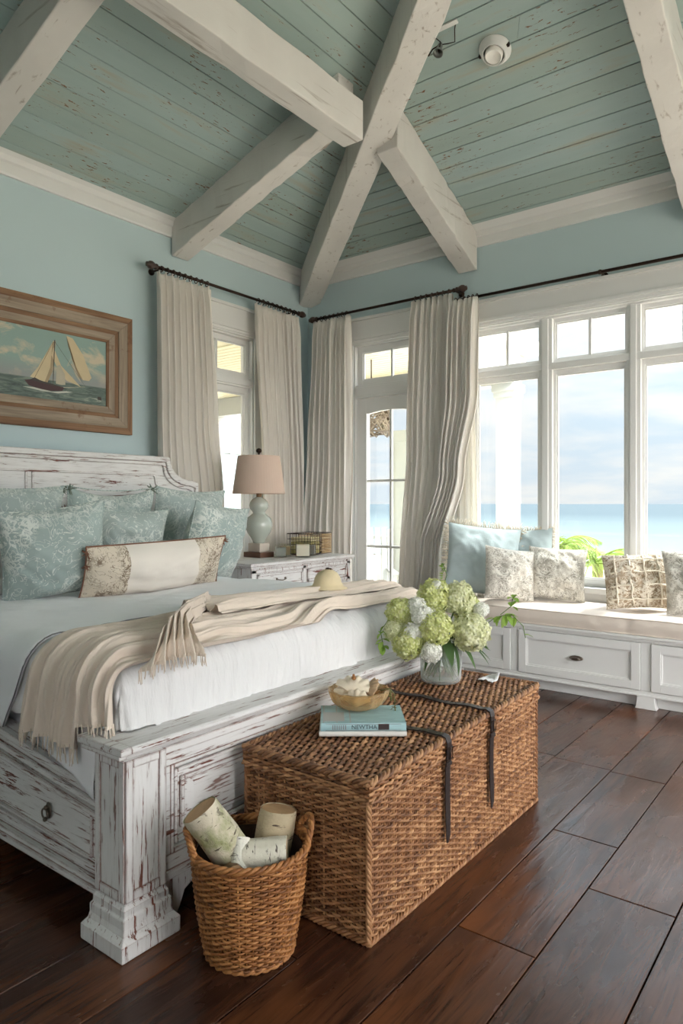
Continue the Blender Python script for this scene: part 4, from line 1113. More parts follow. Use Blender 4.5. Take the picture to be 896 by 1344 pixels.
braid(m, [(TX1+e-.004, TY0-e, tz(TY0)-.006), (TX1+e-.004, TY1+e, tz(TY1)-.006)], .0075, .07); braid(m, [(TX0-e, TY0-e+.004, tz(TY0)-.006), (TX1+e, TY0-e+.004, tz(TY0)-.006)], .0075, .07)
braid(m, [(TX0-e, TY1+e-.004, tz(TY1)-.006), (TX1+e, TY1+e-.004, tz(TY1)-.006)], .0075, .07); braid(m, [(TX0-e+.004, TY0-e, tz(TY0)-.006), (TX0-e+.004, TY1+e, tz(TY1)-.006)], .0075, .07)
braid(m, [(TX1+e, TY0-e, H1(TY0)+.004), (TX1+e, TY1+e, H1(TY1)+.004)], .0055, .08, 2); braid(m, [(TX0-e, TY0-e, H1(TY0)+.004), (TX1+e, TY0-e, H1(TY0)+.004)], .0055, .08, 2)
m.build('lid_braid', 'wicktop', ld, sm=True)
for y in (2.265, 2.635):
    st = thing('strap', None, None); st.parent = tk; st.location = (0, 0, 0)
    m = MB(); w = .0165; zt = tz(y); pth = [(TX0-.018, zt-.10), (TX0-.02, zt-.01), (TX0-.012, zt+.008), (TX0+.02, zt+.010)]
    pth += [(lerp(TX0+.05, TX1-.03, i/10), zt+.009+.004*math.sin(i*1.3+y)) for i in range(11)]
    pth += [(TX1-.004, zt+.013), (TX1+.014, zt+.006), (TX1+.020, zt-.012), (TX1+.019, zt-.05), (TX1+.018, zt-.078), (TX1+.014, zt-.10), (TX1+.013, .32), (TX1+.015, .24), (TX1+.017, .175), (TX1+.015, .15)]
    n = len(pth); vs = []
    for i, (x, z) in enumerate(pth):
        a = Vector(pth[max(0, i-1)]); b = Vector(pth[min(n-1, i+1)]); t = (b-a).normalized(); nn = Vector((-t.y, t.x))*.0026
        ww = w*(1 if i < n-2 else .8 if i < n-1 else .35); yy = y+.004*N(i*.5, y*9)
        vs += [(x+nn.x, yy-ww, z+nn.y), (x+nn.x, yy+ww, z+nn.y), (x-nn.x, yy+ww, z-nn.y), (x-nn.x, yy-ww, z-nn.y)]
    m.add(vs, [(i*4+k, i*4+(k+1) % 4, i*4+4+(k+1) % 4, i*4+4+k) for i in range(n-1) for k in range(4)]+[(0, 1, 2, 3), (n*4-1, n*4-2, n*4-3, n*4-4)])
    bpy.data.objects.remove(st)
    so = m.build('strap', 'leather', tk, bevel=.0015)
    m = MB(); xx = TX1+.022; z0, z1 = zt-.075, zt-.032
    m.tube([(xx, y-.024, z0), (xx, y+.024, z0), (xx, y+.024, z1), (xx, y-.024, z1)], .0028, 6, closed=True); m.tube([(xx+.002, y, z0), (xx+.004, y, z1)], .002, 5)
    m.build('buckle', 'bronze', so, sm=True)
    bx((TX1+.016, TX1+.0235, y-.020, y+.020, zt-.098, zt-.084)).build('keeper', 'leather', so, bevel=.002)

# ------------------------------------------------------------------ round wicker basket with birch logs
BC = Vector((-1.567, 1.560, 0)); RB, RT, BH = .134, .180, .33
bk_ = thing('wicker_basket', 'round amber wicker basket of birch logs standing between the bed post and the trunk', 'basket', BC)
def rad(z): t = z/BH; return lerp(RB, RT, t**.85)+.004*math.sin(PI*t)
m = MB(); ns = 24; 
for k in range(37):
    z = .006+k/37*(BH-.012); U = 2*PI; pts = []
    for i in range(145):
        a = 2*PI*i/144; dz = .0022*N(math.cos(a)*3, math.sin(a)*3, k*.8)
        r = rad(z)+.0046*math.sin(a*ns+(k % 2)*PI)+.0014*N(a*6, k)
        pts.append((r*math.cos(a), r*math.sin(a), z+dz))
    i = random.randint(0, 20); q0 = 0
    while q0 < 144:
        q1 = min(144, q0+random.randint(14, 50)); m.tube(pts[q0:q1+1], .0041*random.uniform(.88, 1.12), 6, cap=False); q0 = q1
for s in range(ns*2):
    a = (s+.5)*PI/ns; m.tube([((rad(z))*math.cos(a), (rad(z))*math.sin(a), z) for z in [BH*i/8 for i in range(9)]], .0032, 5)
m.build('woven_wall', 'wickb', bk_, sm=True, local=True, fix=False)
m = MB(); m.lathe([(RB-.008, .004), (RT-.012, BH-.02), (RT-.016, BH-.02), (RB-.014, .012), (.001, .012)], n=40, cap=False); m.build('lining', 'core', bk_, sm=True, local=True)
m = MB(); braid(m, [((RT+.002)*math.cos(2*PI*i/48), (RT+.002)*math.sin(2*PI*i/48), BH) for i in range(49)], .0068, .075, 3); m.build('rim_braid', 'wickb', bk_, sm=True, local=True); m = MB(); braid(m, [((RB+.003)*math.cos(2*PI*i/48), (RB+.003)*math.sin(2*PI*i/48), .008) for i in range(49)], .005, .06, 2)
m.build('base_braid', 'wickb', bk_, sm=True, local=True)
for a0 in (math.radians(232), math.radians(52)):
    m = MB(); pts = []
    for i in range(17):
        t = i/16; a = a0+lerp(-.42, .42, t); h = .072*math.sin(PI*t)**.8; rr = RT+.004+.012*math.sin(PI*t); pts.append((rr*math.cos(a), rr*math.sin(a), BH-.012+h))
    braid(m, pts, .006, .05, 3); m.build('handle', 'wickb', bk_, sm=True, local=True)
def birch(name, c0, c1, green=0, seed=0):
    m = NT(name); co = m.coord((1, 1, 1), loc=(seed, seed*2, 0))
    base = m.mix(m.noise(co, 9, 5, .65), lin(c0), lin(c1))
    if green: base = m.mix(m.ramp(m.noise(co, 7, 4, .7), [(.55-.1*green, 0.0), (.64, .8)]), base, lin((126, 134, 74)))
    dash = m.noise(m.coord((16, 16, 90), loc=(seed, 0, 0)), 1, 3, .6, .3); marks = m.ramp(dash, [(.63, 0.0), (.67, 1.0)])
    crack = m.ramp(m.noise(co, 24, 4, .7, 1), [(.60, 0.0), (.64, .9)])
    c = m.mix(m.math('MAXIMUM', marks, m.math('MULTIPLY', crack, .6)), base, lin((62, 46, 36)))
    m.bsdf(Base_Color=c, Roughness=.8, Normal=m.bump(m.noise(co, 16, 5, .7), .7, .008)); return m.m
endw = plain('cut_log_end', (176, 142, 104), .8, var=.25, vscale=30)
def log(label, p, d, r, L, mat, seed, peel=False):
    d = Vector(d).normalized(); o = thing('birch_log', label, 'log', p, 'birch logs in the wicker basket'); o.rotation_euler = Vector((0, 0, 1)).rotation_difference(d).to_euler()
    def w(a, z): return 1+.06*math.sin(a*2+seed)+.05*N(math.cos(a)*2, math.sin(a)*2, z*9+seed)+.025*N(math.cos(a)*7, math.sin(a)*7, z*30+seed)
    m = MB(); prof = [(r*(1-.04*abs(i/14*2-1)**6), -L/2+L*i/14) for i in range(15)]; m.lathe(prof, n=40, cap=False, wob=w); m.build('bark', mat, o, sm=True, local=True)
    m = MB(); m.lathe([(.001, -L/2+.002), (r*.9, -L/2+.002), (r*.9, L/2-.002), (.001, L/2-.002)], n=24, cap=False, wob=w); m.build('cut_end', endw, o, sm=False, local=True)
    if peel:
        m = MB(); m.grid(lambda s, t: ((r*1.03+.012*s*s)*math.cos(2.4+s*1.1), (r*1.03+.012*s*s)*math.sin(2.4+s*1.1), lerp(L*.15, L*.44, t)), 12, 6); m.build('peeling_bark', mat, o, sm=True, local=True, solid=.003)
log('fat birch log with green moss streaks leaning out of the basket toward the bed', (-1.608, 1.480, .355), (-.42, -.42, .85), .060, .24, birch('birch_moss', (186, 176, 152), (222, 212, 190), 1, 1), 1, True)
log('tan knobbly birch log upright at the back of the basket beside the trunk', (-1.545, 1.645, .31), (.05, .2, .97), .060, .20, birch('birch_tan', (150, 132, 104), (196, 182, 152), .4, 4), 5)
log('pale short birch log with black specks at the front of the basket', (-1.488, 1.548, .322), (.75, .62, .06), .047, .135, birch('birch_pale', (206, 200, 182), (226, 220, 204), 0, 8), 9)
log('small split birch piece showing black marks, wedged between the other logs', (-1.530, 1.482, .318), (-.4, .5, .9), .026, .12, birch('birch_small', (212, 208, 194), (228, 224, 212), 0, 12), 12)
log('brown birch chunk lying low under the mossy log', (-1.535, 1.455, .285), (.8, -.5, .35), .030, .11, birch('birch_brown', (112, 84, 60), (150, 120, 88), 0, 15), 15)

# ------------------------------------------------------------------ on the trunk: books, bowl, vase
BA = math.atan2(.196, .254); TZ = tz(2.15)+.008
def book(label, z, h, w, d, cover, off=0, rz=0, spine=None):
    r = thing('book', label, 'book', (-1.575+off, 2.175, z), 'books on the wicker trunk'); r.rotation_euler.z = BA+rz
    m = MB(); m.box(-w/2, w/2, -d/2, d/2, 0, .003); m.box(-w/2, w/2, -d/2, d/2, h-.003, h)
    arc = [(-d/2-.003*math.sin(PI*i/6), h*i/6) for i in range(7)]; m.prism(arc+[(-d/2+.003, h), (-d/2+.003, 0)], 'x', -w/2, w/2)
    m.build('cover', cover, r, local=True, bevel=.001)
    bx((-w/2+.004, w/2-.004, -d/2+.003, d/2-.004, .003, h-.003)).build('pages', 'paper', r, local=True)
    return r
m = NT('page_block'); m.bsdf(Base_Color=m.mix(m.noise(m.coord((2, 2, 700)), 1, 2), lin((190, 182, 168)), lin((232, 226, 214))), Roughness=.9); M['paper'] = m.m
def bookmat(name, c0, c1, c2):
    m = NT(name); n = m.noise(m.coord((3, 9, 40)), 2, 3, .6); c = m.ramp(n, [(.35, lin(c0)), (.5, lin(c1)), (.66, lin(c2))], 'CONSTANT')
    m.bsdf(Base_Color=m.mix(.6, c, lin(c1)), Roughness=.45); return m.m
M['bkt'] = bookmat('turquoise_book_cover', (136, 170, 178), (166, 200, 204), (204, 216, 214)); M['bkw'] = plain('white_book_cover', (214, 210, 204), .5, var=.05)
r1 = book('white-covered book at the bottom of the trunk-top stack', TZ, .018, .325, .235, 'bkw')
r2 = book('turquoise book with printed spine on top of the white book, under the glass bowl', TZ+.0185, .030, .318, .225, 'bkt', .0, .02)
fc = bpy.data.curves.new('lettering', 'FONT'); fc.body = 'NEWTHA'; fc.size = .022; fc.extrude = .0003; fc.align_x = 'LEFT'
tmp_ = bpy.data.objects.new('lettering_curve', fc); COL.objects.link(tmp_); bpy.context.view_layer.update(); me_ = bpy.data.meshes.new_from_object(tmp_.evaluated_get(bpy.context.evaluated_depsgraph_get())); bpy.data.objects.remove(tmp_)
fo = bpy.data.objects.new('spine_lettering', me_); COL.objects.link(fo); fo.parent = r2; fo.location = (-.045, -.1165, .0085); fo.rotation_euler = (PI/2, 0, 0); me_.materials.clear(); me_.materials.append(plain('ink', (52, 60, 66), .6))
m = MB(); m.box(.055, .095, -.1172, -.1160, .006, .026); m.build('spine_label', plain('label_dark', (58, 46, 46), .6), r2, local=True)
m = MB()
for i in range(7): m.box(-.115+i*.008, -.113+i*.008, -.1168, -.1158, .007, .023)
m.box(-.14, .14, -.1168, -.1158, .0035, .0045); m.box(-.14, .14, -.1168, -.1158, .0262, .027); m.build('spine_rules', plain('rule_brown', (120, 84, 80), .6), r2, local=True)
m = MB()
for i in range(3): m.box(-.15+i*.05, -.146+i*.05, -.11, .11, .0301, .0305)
m.box(-.15, -.07, -.09, .02, .03, .0304); m.build('cover_print', plain('cover_pale_print', (176, 178, 176), .5), r2, local=True)

M['amberglass'] = None
m = NT('amber_bowl_glass'); t = m.n('BsdfTransparent'); m.i(t, 'Color', (.90, .80, .62)); g = m.n('BsdfPrincipled'); m.i(g, 'Base Color', lin((206, 180, 140))); m.i(g, 'Roughness', .08)
lw = m.n('LayerWeight'); m.i(lw, 'Blend', .45); mx = m.n('MixShader'); m.i(mx, 'Fac', m.math('ADD', m.math('MULTIPLY', lw.outputs['Facing'], .55), .14)); m.t.links.new(t.outputs[0], mx.inputs[1]); m.t.links.new(g.outputs[0], mx.inputs[2]); m.t.links.new(mx.outputs[0], m.out.inputs[0]); M['amberglass'] = m.m
BZ = TZ+.0485+.001; bc = (-1.628, 2.225, BZ)
bw = thing('glass_bowl', 'fluted amber glass bowl of pale seashells on the turquoise book', 'bowl', bc)
fl = lambda a, z: 1+.035*math.cos(a*12)*min(1, z/.05)
m = MB(); m.lathe([(.001, .003), (.050, .0), (.055, .003), (.086, .014), (.108, .036), (.117, .060), (.119, .078), (.115, .079), (.112, .060), (.103, .038), (.082, .019), (.05, .009), (.001, .009)], n=96, cap=False, wob=fl); m.build('bowl', 'amberglass', bw, sm=True, local=True)
shellm = plain('pale_seashell', (226, 212, 190), .4, var=.15, vscale=25, bump=(60, .3, .003)); shellb = plain('tan_seashell', (186, 156, 124), .45, var=.2, vscale=25, bump=(60, .3, .003))
def shell(label, p, r, rot, mat, n=10):
    o = thing('seashell', label, 'seashell', Vector(bc)+Vector(p), 'seashells in the amber bowl')
    m = MB()
    def f(s, t):
        a = lerp(-1.15, 1.15, s); q = t; rr = r*2*q*(1+.05*math.cos(a*14)); dome = .42*r*math.sin(PI*min(1, q*.92+.04))*math.cos(a*.9)+.02*r*math.cos(a*14)*q
        return (rr*math.sin(a)*.95, rr*math.cos(a)-r, dome)
    m.grid(f, 40, 12); ob = m.build('shell_body', mat, o, sm=True, local=True, solid=.003); o.rotation_euler = [math.radians(v) for v in rot]; return o
shell('large cream scallop shell heaped at the top middle of the bowl', (-.012, -.005, .085), .048, (35, 8, 25), shellm)
shell('tan scallop shell at the right of the bowl, behind the cream one', (.045, .03, .078), .036, (40, 25, -60), shellb)
shell('cream shell leaning at the left inside the bowl', (-.045, -.03, .065), .036, (45, -30, 60), shellm)
shell('cream shell low at the front of the bowl against the glass', (.025, -.045, .052), .034, (70, 0, 20), shellm)
shell('tan shell under the others in the bottom of the bowl', (-.0, .01, .03), .030, (10, 10, 100), shellb)
kn = MB(); kn.sphere((0, 0, .008), .010, 10, sq=(1, 1, .9)); kn.sphere((0, 0, .018), .006, 8); kn.tube([(0, 0, .0), (0, 0, .012)], .005, 6)
tag(kn.build('shell_snail', plain('amber_bead', (150, 100, 50), .35), local=True, sm=True), 'tiny amber snail shell perched on top of the cream scallop', 'seashell').location = Vector(bc)+Vector((-.015, -.012, .112))
m = MB(); random.seed(3)
p0 = Vector(bc)+Vector((.09, .06, .06))
sp_ = thing('dried_sprig', 'dry green sprig drooping over the rim of the amber bowl onto the book', 'sprig', p0)
m.tube([(-.02, -.01, .01), (.01, .01, .02), (.03, .015, .0), (.035, .01, -.04), (.045, 0, -.065)], .0022, 5)
for i in range(9):
    a = random.uniform(0, 6.28); c = Vector((.01+i*.004, .012, .02-i*.009)); m.tube([c, c+Vector((.02*math.cos(a), .02*math.sin(a), random.uniform(-.02, .01)))], [.0018, .0008], 4)
for i in range(6): m.sphere((.012+.006*random.random()*i*.4, .01, .012-i*.007), .006, 7, sq=(1, .7, 1))
m.build('twig', plain('dry_green', (104, 100, 60), .8), sp_, local=True, sm=True)

# vase
VC = Vector((-1.640, 2.905, tz(2.93)+.008))
M['vaseglass'] = None
m = NT('clear_vase_glass'); t = m.n('BsdfTransparent'); m.i(t, 'Color', (.96, .975, .96)); g = m.n('BsdfGlossy'); m.i(g, 'Roughness', .03); df = m.n('BsdfDiffuse'); m.i(df, 'Color', (.85, .88, .86, 1))
lw = m.n('LayerWeight'); m.i(lw, 'Blend', .3); m1 = m.n('MixShader'); m.i(m1, 'Fac', .65); m.t.links.new(g.outputs[0], m1.inputs[1]); m.t.links.new(df.outputs[0], m1.inputs[2])
mx = m.n('MixShader'); m.i(mx, 'Fac', m.math('ADD', m.math('MULTIPLY', lw.outputs['Facing'], .6), .14)); m.t.links.new(t.outputs[0], mx.inputs[1]); m.t.links.new(m1.outputs[0], mx.inputs[2]); m.t.links.new(mx.outputs[0], m.out.inputs[0]); M['vaseglass'] = m.m
vs_ = thing('vase', 'round clear glass vase of green and white blooms standing on the trunk', 'vase', VC)
m = MB(); m.lathe([(.001, .006), (.07, .0), (.088, .004), (.096, .02), (.098, .10), (.096, .15), (.086, .18), (.082, .20), (.088, .215), (.084, .216), (.078, .20), (.082, .178), (.091, .15), (.093, .10), (.091, .024), (.08, .012), (.001, .012)], n=48, cap=False); m.build('glass_body', 'vaseglass', vs_, sm=True, local=True)
m = MB(); m.lathe([(.001, .013), (.080, .013), (.090, .026), (.0915, .12), (.001, .12)], n=40, cap=False); m.build('water', glass_mat('water', (.93, .96, .94), .5), vs_, sm=True, local=True)
# blooms
def petalmat(name, c0, c1, c2):
    m = NT(name); r = m.rand(); c = m.ramp(r, [(0, lin(c0)), (.5, lin(c1)), (1, lin(c2))])
    b = m.bsdf(Base_Color=c, Roughness=.7); t = m.n('BsdfTranslucent'); m.i(t, 'Color', c); mx = m.n('MixShader'); m.i(mx, 'Fac', .3)
    m.t.links.new(b.outputs[0], mx.inputs[1]); m.t.links.new(t.outputs[0], mx.inputs[2]); m.t.links.new(mx.outputs[0], m.out.inputs[0]); return m.m
M['pg'] = petalmat('lime_green_petals', (196, 204, 128), (216, 220, 152), (230, 232, 186)); M['pw'] = petalmat('white_petals', (232, 234, 222), (244, 244, 238), (250, 250, 246)); M['py'] = petalmat('cream_green_petals', (214, 216, 168), (228, 230, 190), (240, 240, 214))
M['leaf'] = petalmat('dark_leaf', (58, 84, 44), (72, 100, 54), (88, 118, 62)); M['leafb'] = petalmat('bright_leaf', (136, 172, 72), (156, 190, 86), (176, 204, 110)); M['stem'] = plain('green_stem', (96, 124, 62), .6)
def bloom_mesh(R, nfl, fs, mat, seed):
    random.seed(seed); m = MB(); m.sphere((0, 0, 0), R*.72, 12)
    for i in range(nfl):
        z = 1-2*(i+.5)/nfl; ph = i*2.39996; rr = math.sqrt(1-z*z); d = Vector((rr*math.cos(ph), rr*math.sin(ph), z))
        rad_ = R*(.86+.16*random.random()+.16*N(d.x*3+seed, d.y*3, d.z*3)); c = d*rad_
        tilt = Vector((random.uniform(-.6, .6), random.uniform(-.6, .6), random.uniform(-.6, .6)))
        dn = (d+tilt).normalized(); x = dn.orthogonal().normalized(); y = dn.cross(x); a0 = random.uniform(0, 6.28)
        for k in range(4):
            a = a0+k*PI/2; e = x*math.cos(a)+y*math.sin(a); s = x*-math.sin(a)+y*math.cos(a)
            m.add([c-dn*fs*.1, c+e*fs*.5-s*fs*.44+dn*fs*.22, c+e*fs*1.0-s*fs*.22+dn*fs*.10, c+e*fs*1.0+s*fs*.22+dn*fs*.10, c+e*fs*.5+s*fs*.44+dn*fs*.22], [(0, 1, 2, 3, 4)])
    return m.mesh('bloom', mat, False)
proto = [bloom_mesh(.074, 260, .0135, 'pg', 1), bloom_mesh(.072, 260, .0135, 'py', 2), bloom_mesh(.050, 200, .0095, 'pw', 3)]
def flower(kind, p, label, grp, sc=1):
    r = thing('hydrangea' if kind < 2 else 'white_flower', label, 'flower', VC+Vector(p), grp)
    o = bpy.data.objects.new('bloom', proto[kind]); COL.objects.link(o); o.parent = r; o.scale = (sc, sc, sc); o.rotation_euler = (random.random()*6, random.random()*6, random.random()*6)
    random.seed(int(abs(p[0]*1e4+p[1]*1e3))+3)
    a = math.atan2(-p[1], -p[0])+random.uniform(-.5, .5); ft = Vector((.06*math.cos(a), .06*math.sin(a), .03))-Vector(p); nk = Vector((p[0]*.28, p[1]*.28, .205))-Vector(p)
    pts = [Vector((0, 0, 0)), nk.lerp(Vector(), .45)+Vector((0, 0, .012)), nk, nk.lerp(ft, .5), ft]
    m = MB(); m.tube(pts, .0034, 6); m.build('stem', 'stem', r, sm=True, local=True); return r
# view axes around the vase: R = right in the picture, T = toward the viewpoint
Rv = Vector((.79, .61, 0)); Tv = Vector((.53, -.85, 0))
def q(r, t, z): v = Rv*r+Tv*t; return (v.x, v.y, z)
GG, GW = 'lime green hydrangea heads in the glass vase', 'small white flower heads in the glass vase'
FL = [(0, q(-.19, .02, .325), 'lime hydrangea at the far left of the bouquet, upper', .95), (1, q(-.215, .05, .25), 'cream-green hydrangea at the far left, under the upper left one', .75), (0, q(-.155, .10, .20), 'lime hydrangea lowest on the left of the bouquet', .95),
      (0, q(-.03, .0, .405), 'lime hydrangea at the top middle of the bouquet', 1.05), (1, q(.085, .0, .395), 'cream-green hydrangea at the top right of the bouquet', 1.05),
      (0, q(-.03, .125, .275), 'lime hydrangea in the front centre of the bouquet', 1.05), (1, q(.135, .09, .25), 'large cream-green hydrangea at the right front of the bouquet', 1.18), (0, q(.13, -.06, .33), 'lime hydrangea at the right, behind the large front one', .95)]
for k, p_, l, s in FL: flower(k, p_, l, GG, s)
for p_, l, s in [(q(-.115, .05, .355), 'white flower cluster upper left between two lime heads', 1), (q(-.085, .11, .325), 'white flower cluster just left of the front centre lime head', 1.05), (q(-.13, .12, .255), 'white flower cluster on the left, above the lowest lime head', .85),
                 (q(-.05, .15, .17), 'white flower cluster hanging low over the vase rim', .95), (q(.19, .03, .345), 'white flower cluster at the right edge of the bouquet', .7), (q(-.02, .03, .45), 'white flower cluster poking up at the very top', .6)]:
    flower(2, p_, l, GW, s)
def leafshape(m, base, d, up, L, W, droop=.3):
    d = Vector(d).normalized(); s = d.cross(Vector(up)).normalized(); u = s.cross(d); vs = []; n = 8
    for i in range(n+1):
        t = i/n; c = Vector(base)+d*L*t+u*(-droop*L*t*t); w = W*math.sin(PI*min(1, t*.93+.07))**.8*(1 if t < .98 else .1)
        vs += [c+s*w*.5+u*w*.12, c, c-s*w*.5+u*w*.12]
    m.add(vs, [(i*3+k, i*3+k+1, i*3+3+k+1, i*3+3+k) for i in range(n) for k in range(2)])
lf = thing('leafy_stems', 'dark green leaves and bare stems splaying out around the vase rim', 'leaves', VC); m = MB(); random.seed(9)
for i in range(16):
    a = random.uniform(0, 6.28); b = Vector((.05*math.cos(a), .05*math.sin(a), .215)); leafshape(m, b, (math.cos(a), math.sin(a), random.uniform(-.35, .5)), (0, 0, 1), random.uniform(.12, .2), .05, random.uniform(.2, .7))
for (r_, t_, z_, dr, dz) in ((.10, .05, .20, 1, -.3), (.12, .0, .19, 1, -.55), (-.02, .10, .21, -.5, -.6), (.05, .09, .2, .4, -.9)):
    leafshape(m, q(r_, t_, z_), q(dr, .3, dz), (0, 0, 1), .15, .03, .3)
m.build('leaf', 'leaf', lf, sm=True, local=True)
m = MB()
for i in range(22):
    a = i*2.4; b = a+2.4; m.tube([(.03*math.cos(a), .03*math.sin(a), .23), (.045*math.cos(b)*.4, .045*math.sin(b)*.4, .13), (.075*math.cos(b), .075*math.sin(b), .02+.05*(i % 3)*.5)], .0028, 5)
m.build('bare_stem', 'stem', lf, sm=True, local=True)
vn = thing('trailing_vine', 'bright green trailing vine arching out of the bouquet toward the window seat', 'vine', VC); m = MB(); m2 = MB(); random.seed(4)
c = [Vector(q(*v)) for v in ((.12, .0, .30), (.20, .02, .265), (.26, .03, .31), (.33, .04, .325), (.385, .05, .27), (.395, .05, .215))]
m.tube(c, .0022, 5); c2 = [Vector(q(*v)) for v in ((.28, .03, .32), (.33, .03, .36), (.34, .03, .40))]; m.tube(c2, .002, 5)
for i in range(15):
    t = random.uniform(.3, 1)*(len(c)-1); k = min(len(c)-2, int(t)); b = c[k].lerp(c[k+1], t-k); leafshape(m2, b, (random.uniform(-1, 1), random.uniform(-1, 1), random.uniform(-1.2, .4)), (0, 0, 1), random.uniform(.035, .06), .026, .4)
for b in c2[1:]: 
    for k in range(3): leafshape(m2, b, (random.uniform(-1, 1), random.uniform(-1, 1), random.uniform(-.3, 1)), (0, 0, 1), .045, .028, .3)
m.build('tendril', 'stem', vn, sm=True, local=True); m2.build('leaf', 'leafb', vn, sm=True, local=True)
vn = thing('trailing_vine', 'short green vine with round leaves hanging at the left of the bouquet', 'vine', VC); m = MB(); m2 = MB()
c = [Vector(q(*v)) for v in ((-.17, .05, .27), (-.25, .06, .30), (-.285, .07, .25), (-.27, .07, .17))]; m.tube(c, .002, 5)
for i in range(16):
    t = random.uniform(.5, 1)*(len(c)-1); k = min(len(c)-2, int(t)); b = c[k].lerp(c[k+1], t-k); leafshape(m2, b, (random.uniform(-1, 1), random.uniform(-1, 1), random.uniform(-1, .6)), (0, 0, 1), random.uniform(.03, .045), .026, .3)
m.build('tendril', 'stem', vn, sm=True, local=True); m2.build('leaf', 'leafb', vn, sm=True, local=True)
vn = thing('flower_sprig', 'thin lime sprig standing straight up behind the bouquet', 'sprig', VC); m = MB(); m2 = MB()
c = [Vector(q(*v)) for v in ((.0, -.02, .42), (.03, -.03, .50), (.01, -.03, .56))]; m.tube(c, .002, 5)
for i in range(9): leafshape(m2, c[0].lerp(c[2], .3+i/13), (random.uniform(-1, 1), random.uniform(-1, 1), .4), (0, 0, 1), .035, .02, .3)
m.build('tendril', 'stem', vn, sm=True, local=True); m2.build('leaf', 'leafb', vn, sm=True, local=True)
m = MB(); m.grid(lambda s, t: (lerp(-.03, .05, s), lerp(-.04, .04, t)+.006*math.sin(s*5), .012+.012*abs(N(s*3, t*3, 4))+.03*smooth(.6, 1, t)*s), 14, 14)
o = m.build('paper_wrap', 'sheet', sm=True, solid=.002, fix=False); o.location = (-1.47, 3.05, tz(3.05)+.0); tag(o, 'crumpled scrap of white paper lying on the trunk beside the vase', 'paper')

# ------------------------------------------------------------------ window seat
SX0, SX1, SY = -2.86, XE-.02, 5.0
ws = thing('window_seat', 'white built-in window seat with panelled drawers under the sea window', 'window seat', (-1.0, 5.35, 0))
m = MB(); m.box(SX0, SX1, SY+.012, YW-.03, .10, .475); m.box(SX0, SX1, SY+.07, YW-.03, .0, .10)
m.box(SX0, SX1, SY-.012, SY+.012, .455, .478); m.box(SX0, SX1, SY-.002, SY+.012, .095, .122); m.box(SX0, SX1, SY-.008, SY+.012, .085, .10)
P_ = [-2.79, -2.147-.0, -2.075+.0, -1.274, -1.201, -.40, -.327, .474, .547, 1.348, 1.42, 2.2]
faces = [(-2.80, -2.215), (-2.147, -1.274), (-1.201, -.33), (-.257, .61), (.683, 1.55), (1.62, 2.5)]
ed = SX0
for a, b in faces+[(SX1, SX1)]:
    m.box(ed, a-.003, SY, SY+.012, .122, .455); ed = b+.003
m.build('carcass', 'trim', ws, bevel=.003)
bx((SX0-.0, SX1, SY-.028, YW-.03, .478, .498), (SX0, SX1, SY-.018, SY+.02, .465, .478)).build('seat_top', 'trim', ws, bevel=.004)
for a, b in faces:
    m = MB(); z0, z1, w = .127, .448, .058
    m.box(a, b, SY-.0+.004, SY+.02, z0, z1)
    for q_ in ((a, a+w, z0, z1), (b-w, b, z0, z1), (a+w, b-w, z0, z0+w), (a+w, b-w, z1-w, z1)): m.box(q_[0], q_[1], SY-.012, SY+.004, q_[2], q_[3])
    w2 = w+.01
    for q_ in ((a+w, a+w2, z0+w, z1-w), (b-w2, b-w, z0+w, z1-w), (a+w2, b-w2, z0+w, z0+w2), (a+w2, b-w2, z1-w2, z1-w)): m.box(q_[0], q_[1], SY-.004, SY+.004, q_[2], q_[3])
    dw = m.build('drawer', 'trim', ws, bevel=.002)
    xc = (a+b)/2; zc_ = .285
    m = MB()
    def cup(s, t): an = PI*s; ph = t*PI/2; return (xc+.05*math.cos(an)*math.cos(ph*.0)*(1-.15*t), SY-.006-.026*math.sin(ph)*math.sin(an)**.5*1.0, zc_+.016-.036*(1-t)*math.sin(an)*.9+.0)
    m.sphere((xc, SY-.005, zc_), .05, 20, sq=(1, .12, .38)); m.sphere((xc, SY-.018, zc_-.004), .036, 18, sq=(1, .45, .34)); m.sphere((xc-.042, SY-.012, zc_), .007, 8); m.sphere((xc+.042, SY-.012, zc_), .007, 8)
    m.tube([(xc-.03, SY-.03, zc_), (xc-.015, SY-.037, zc_+.004), (xc+.015, SY-.037, zc_+.004), (xc+.03, SY-.03, zc_)], .0035, 6)
    m.build('cup_pull', 'nickel', dw, sm=True)
for x in (-2.70, -1.24, .30, 1.8):
    m = MB(); m.prism([(x-.07, .0), (x+.07, .0), (x+.062, .02), (x+.055, .086), (x-.055, .086), (x-.062, .02)], 'y', SY-.004, SY+.06); m.build('foot', 'trim', ws, bevel=.002)
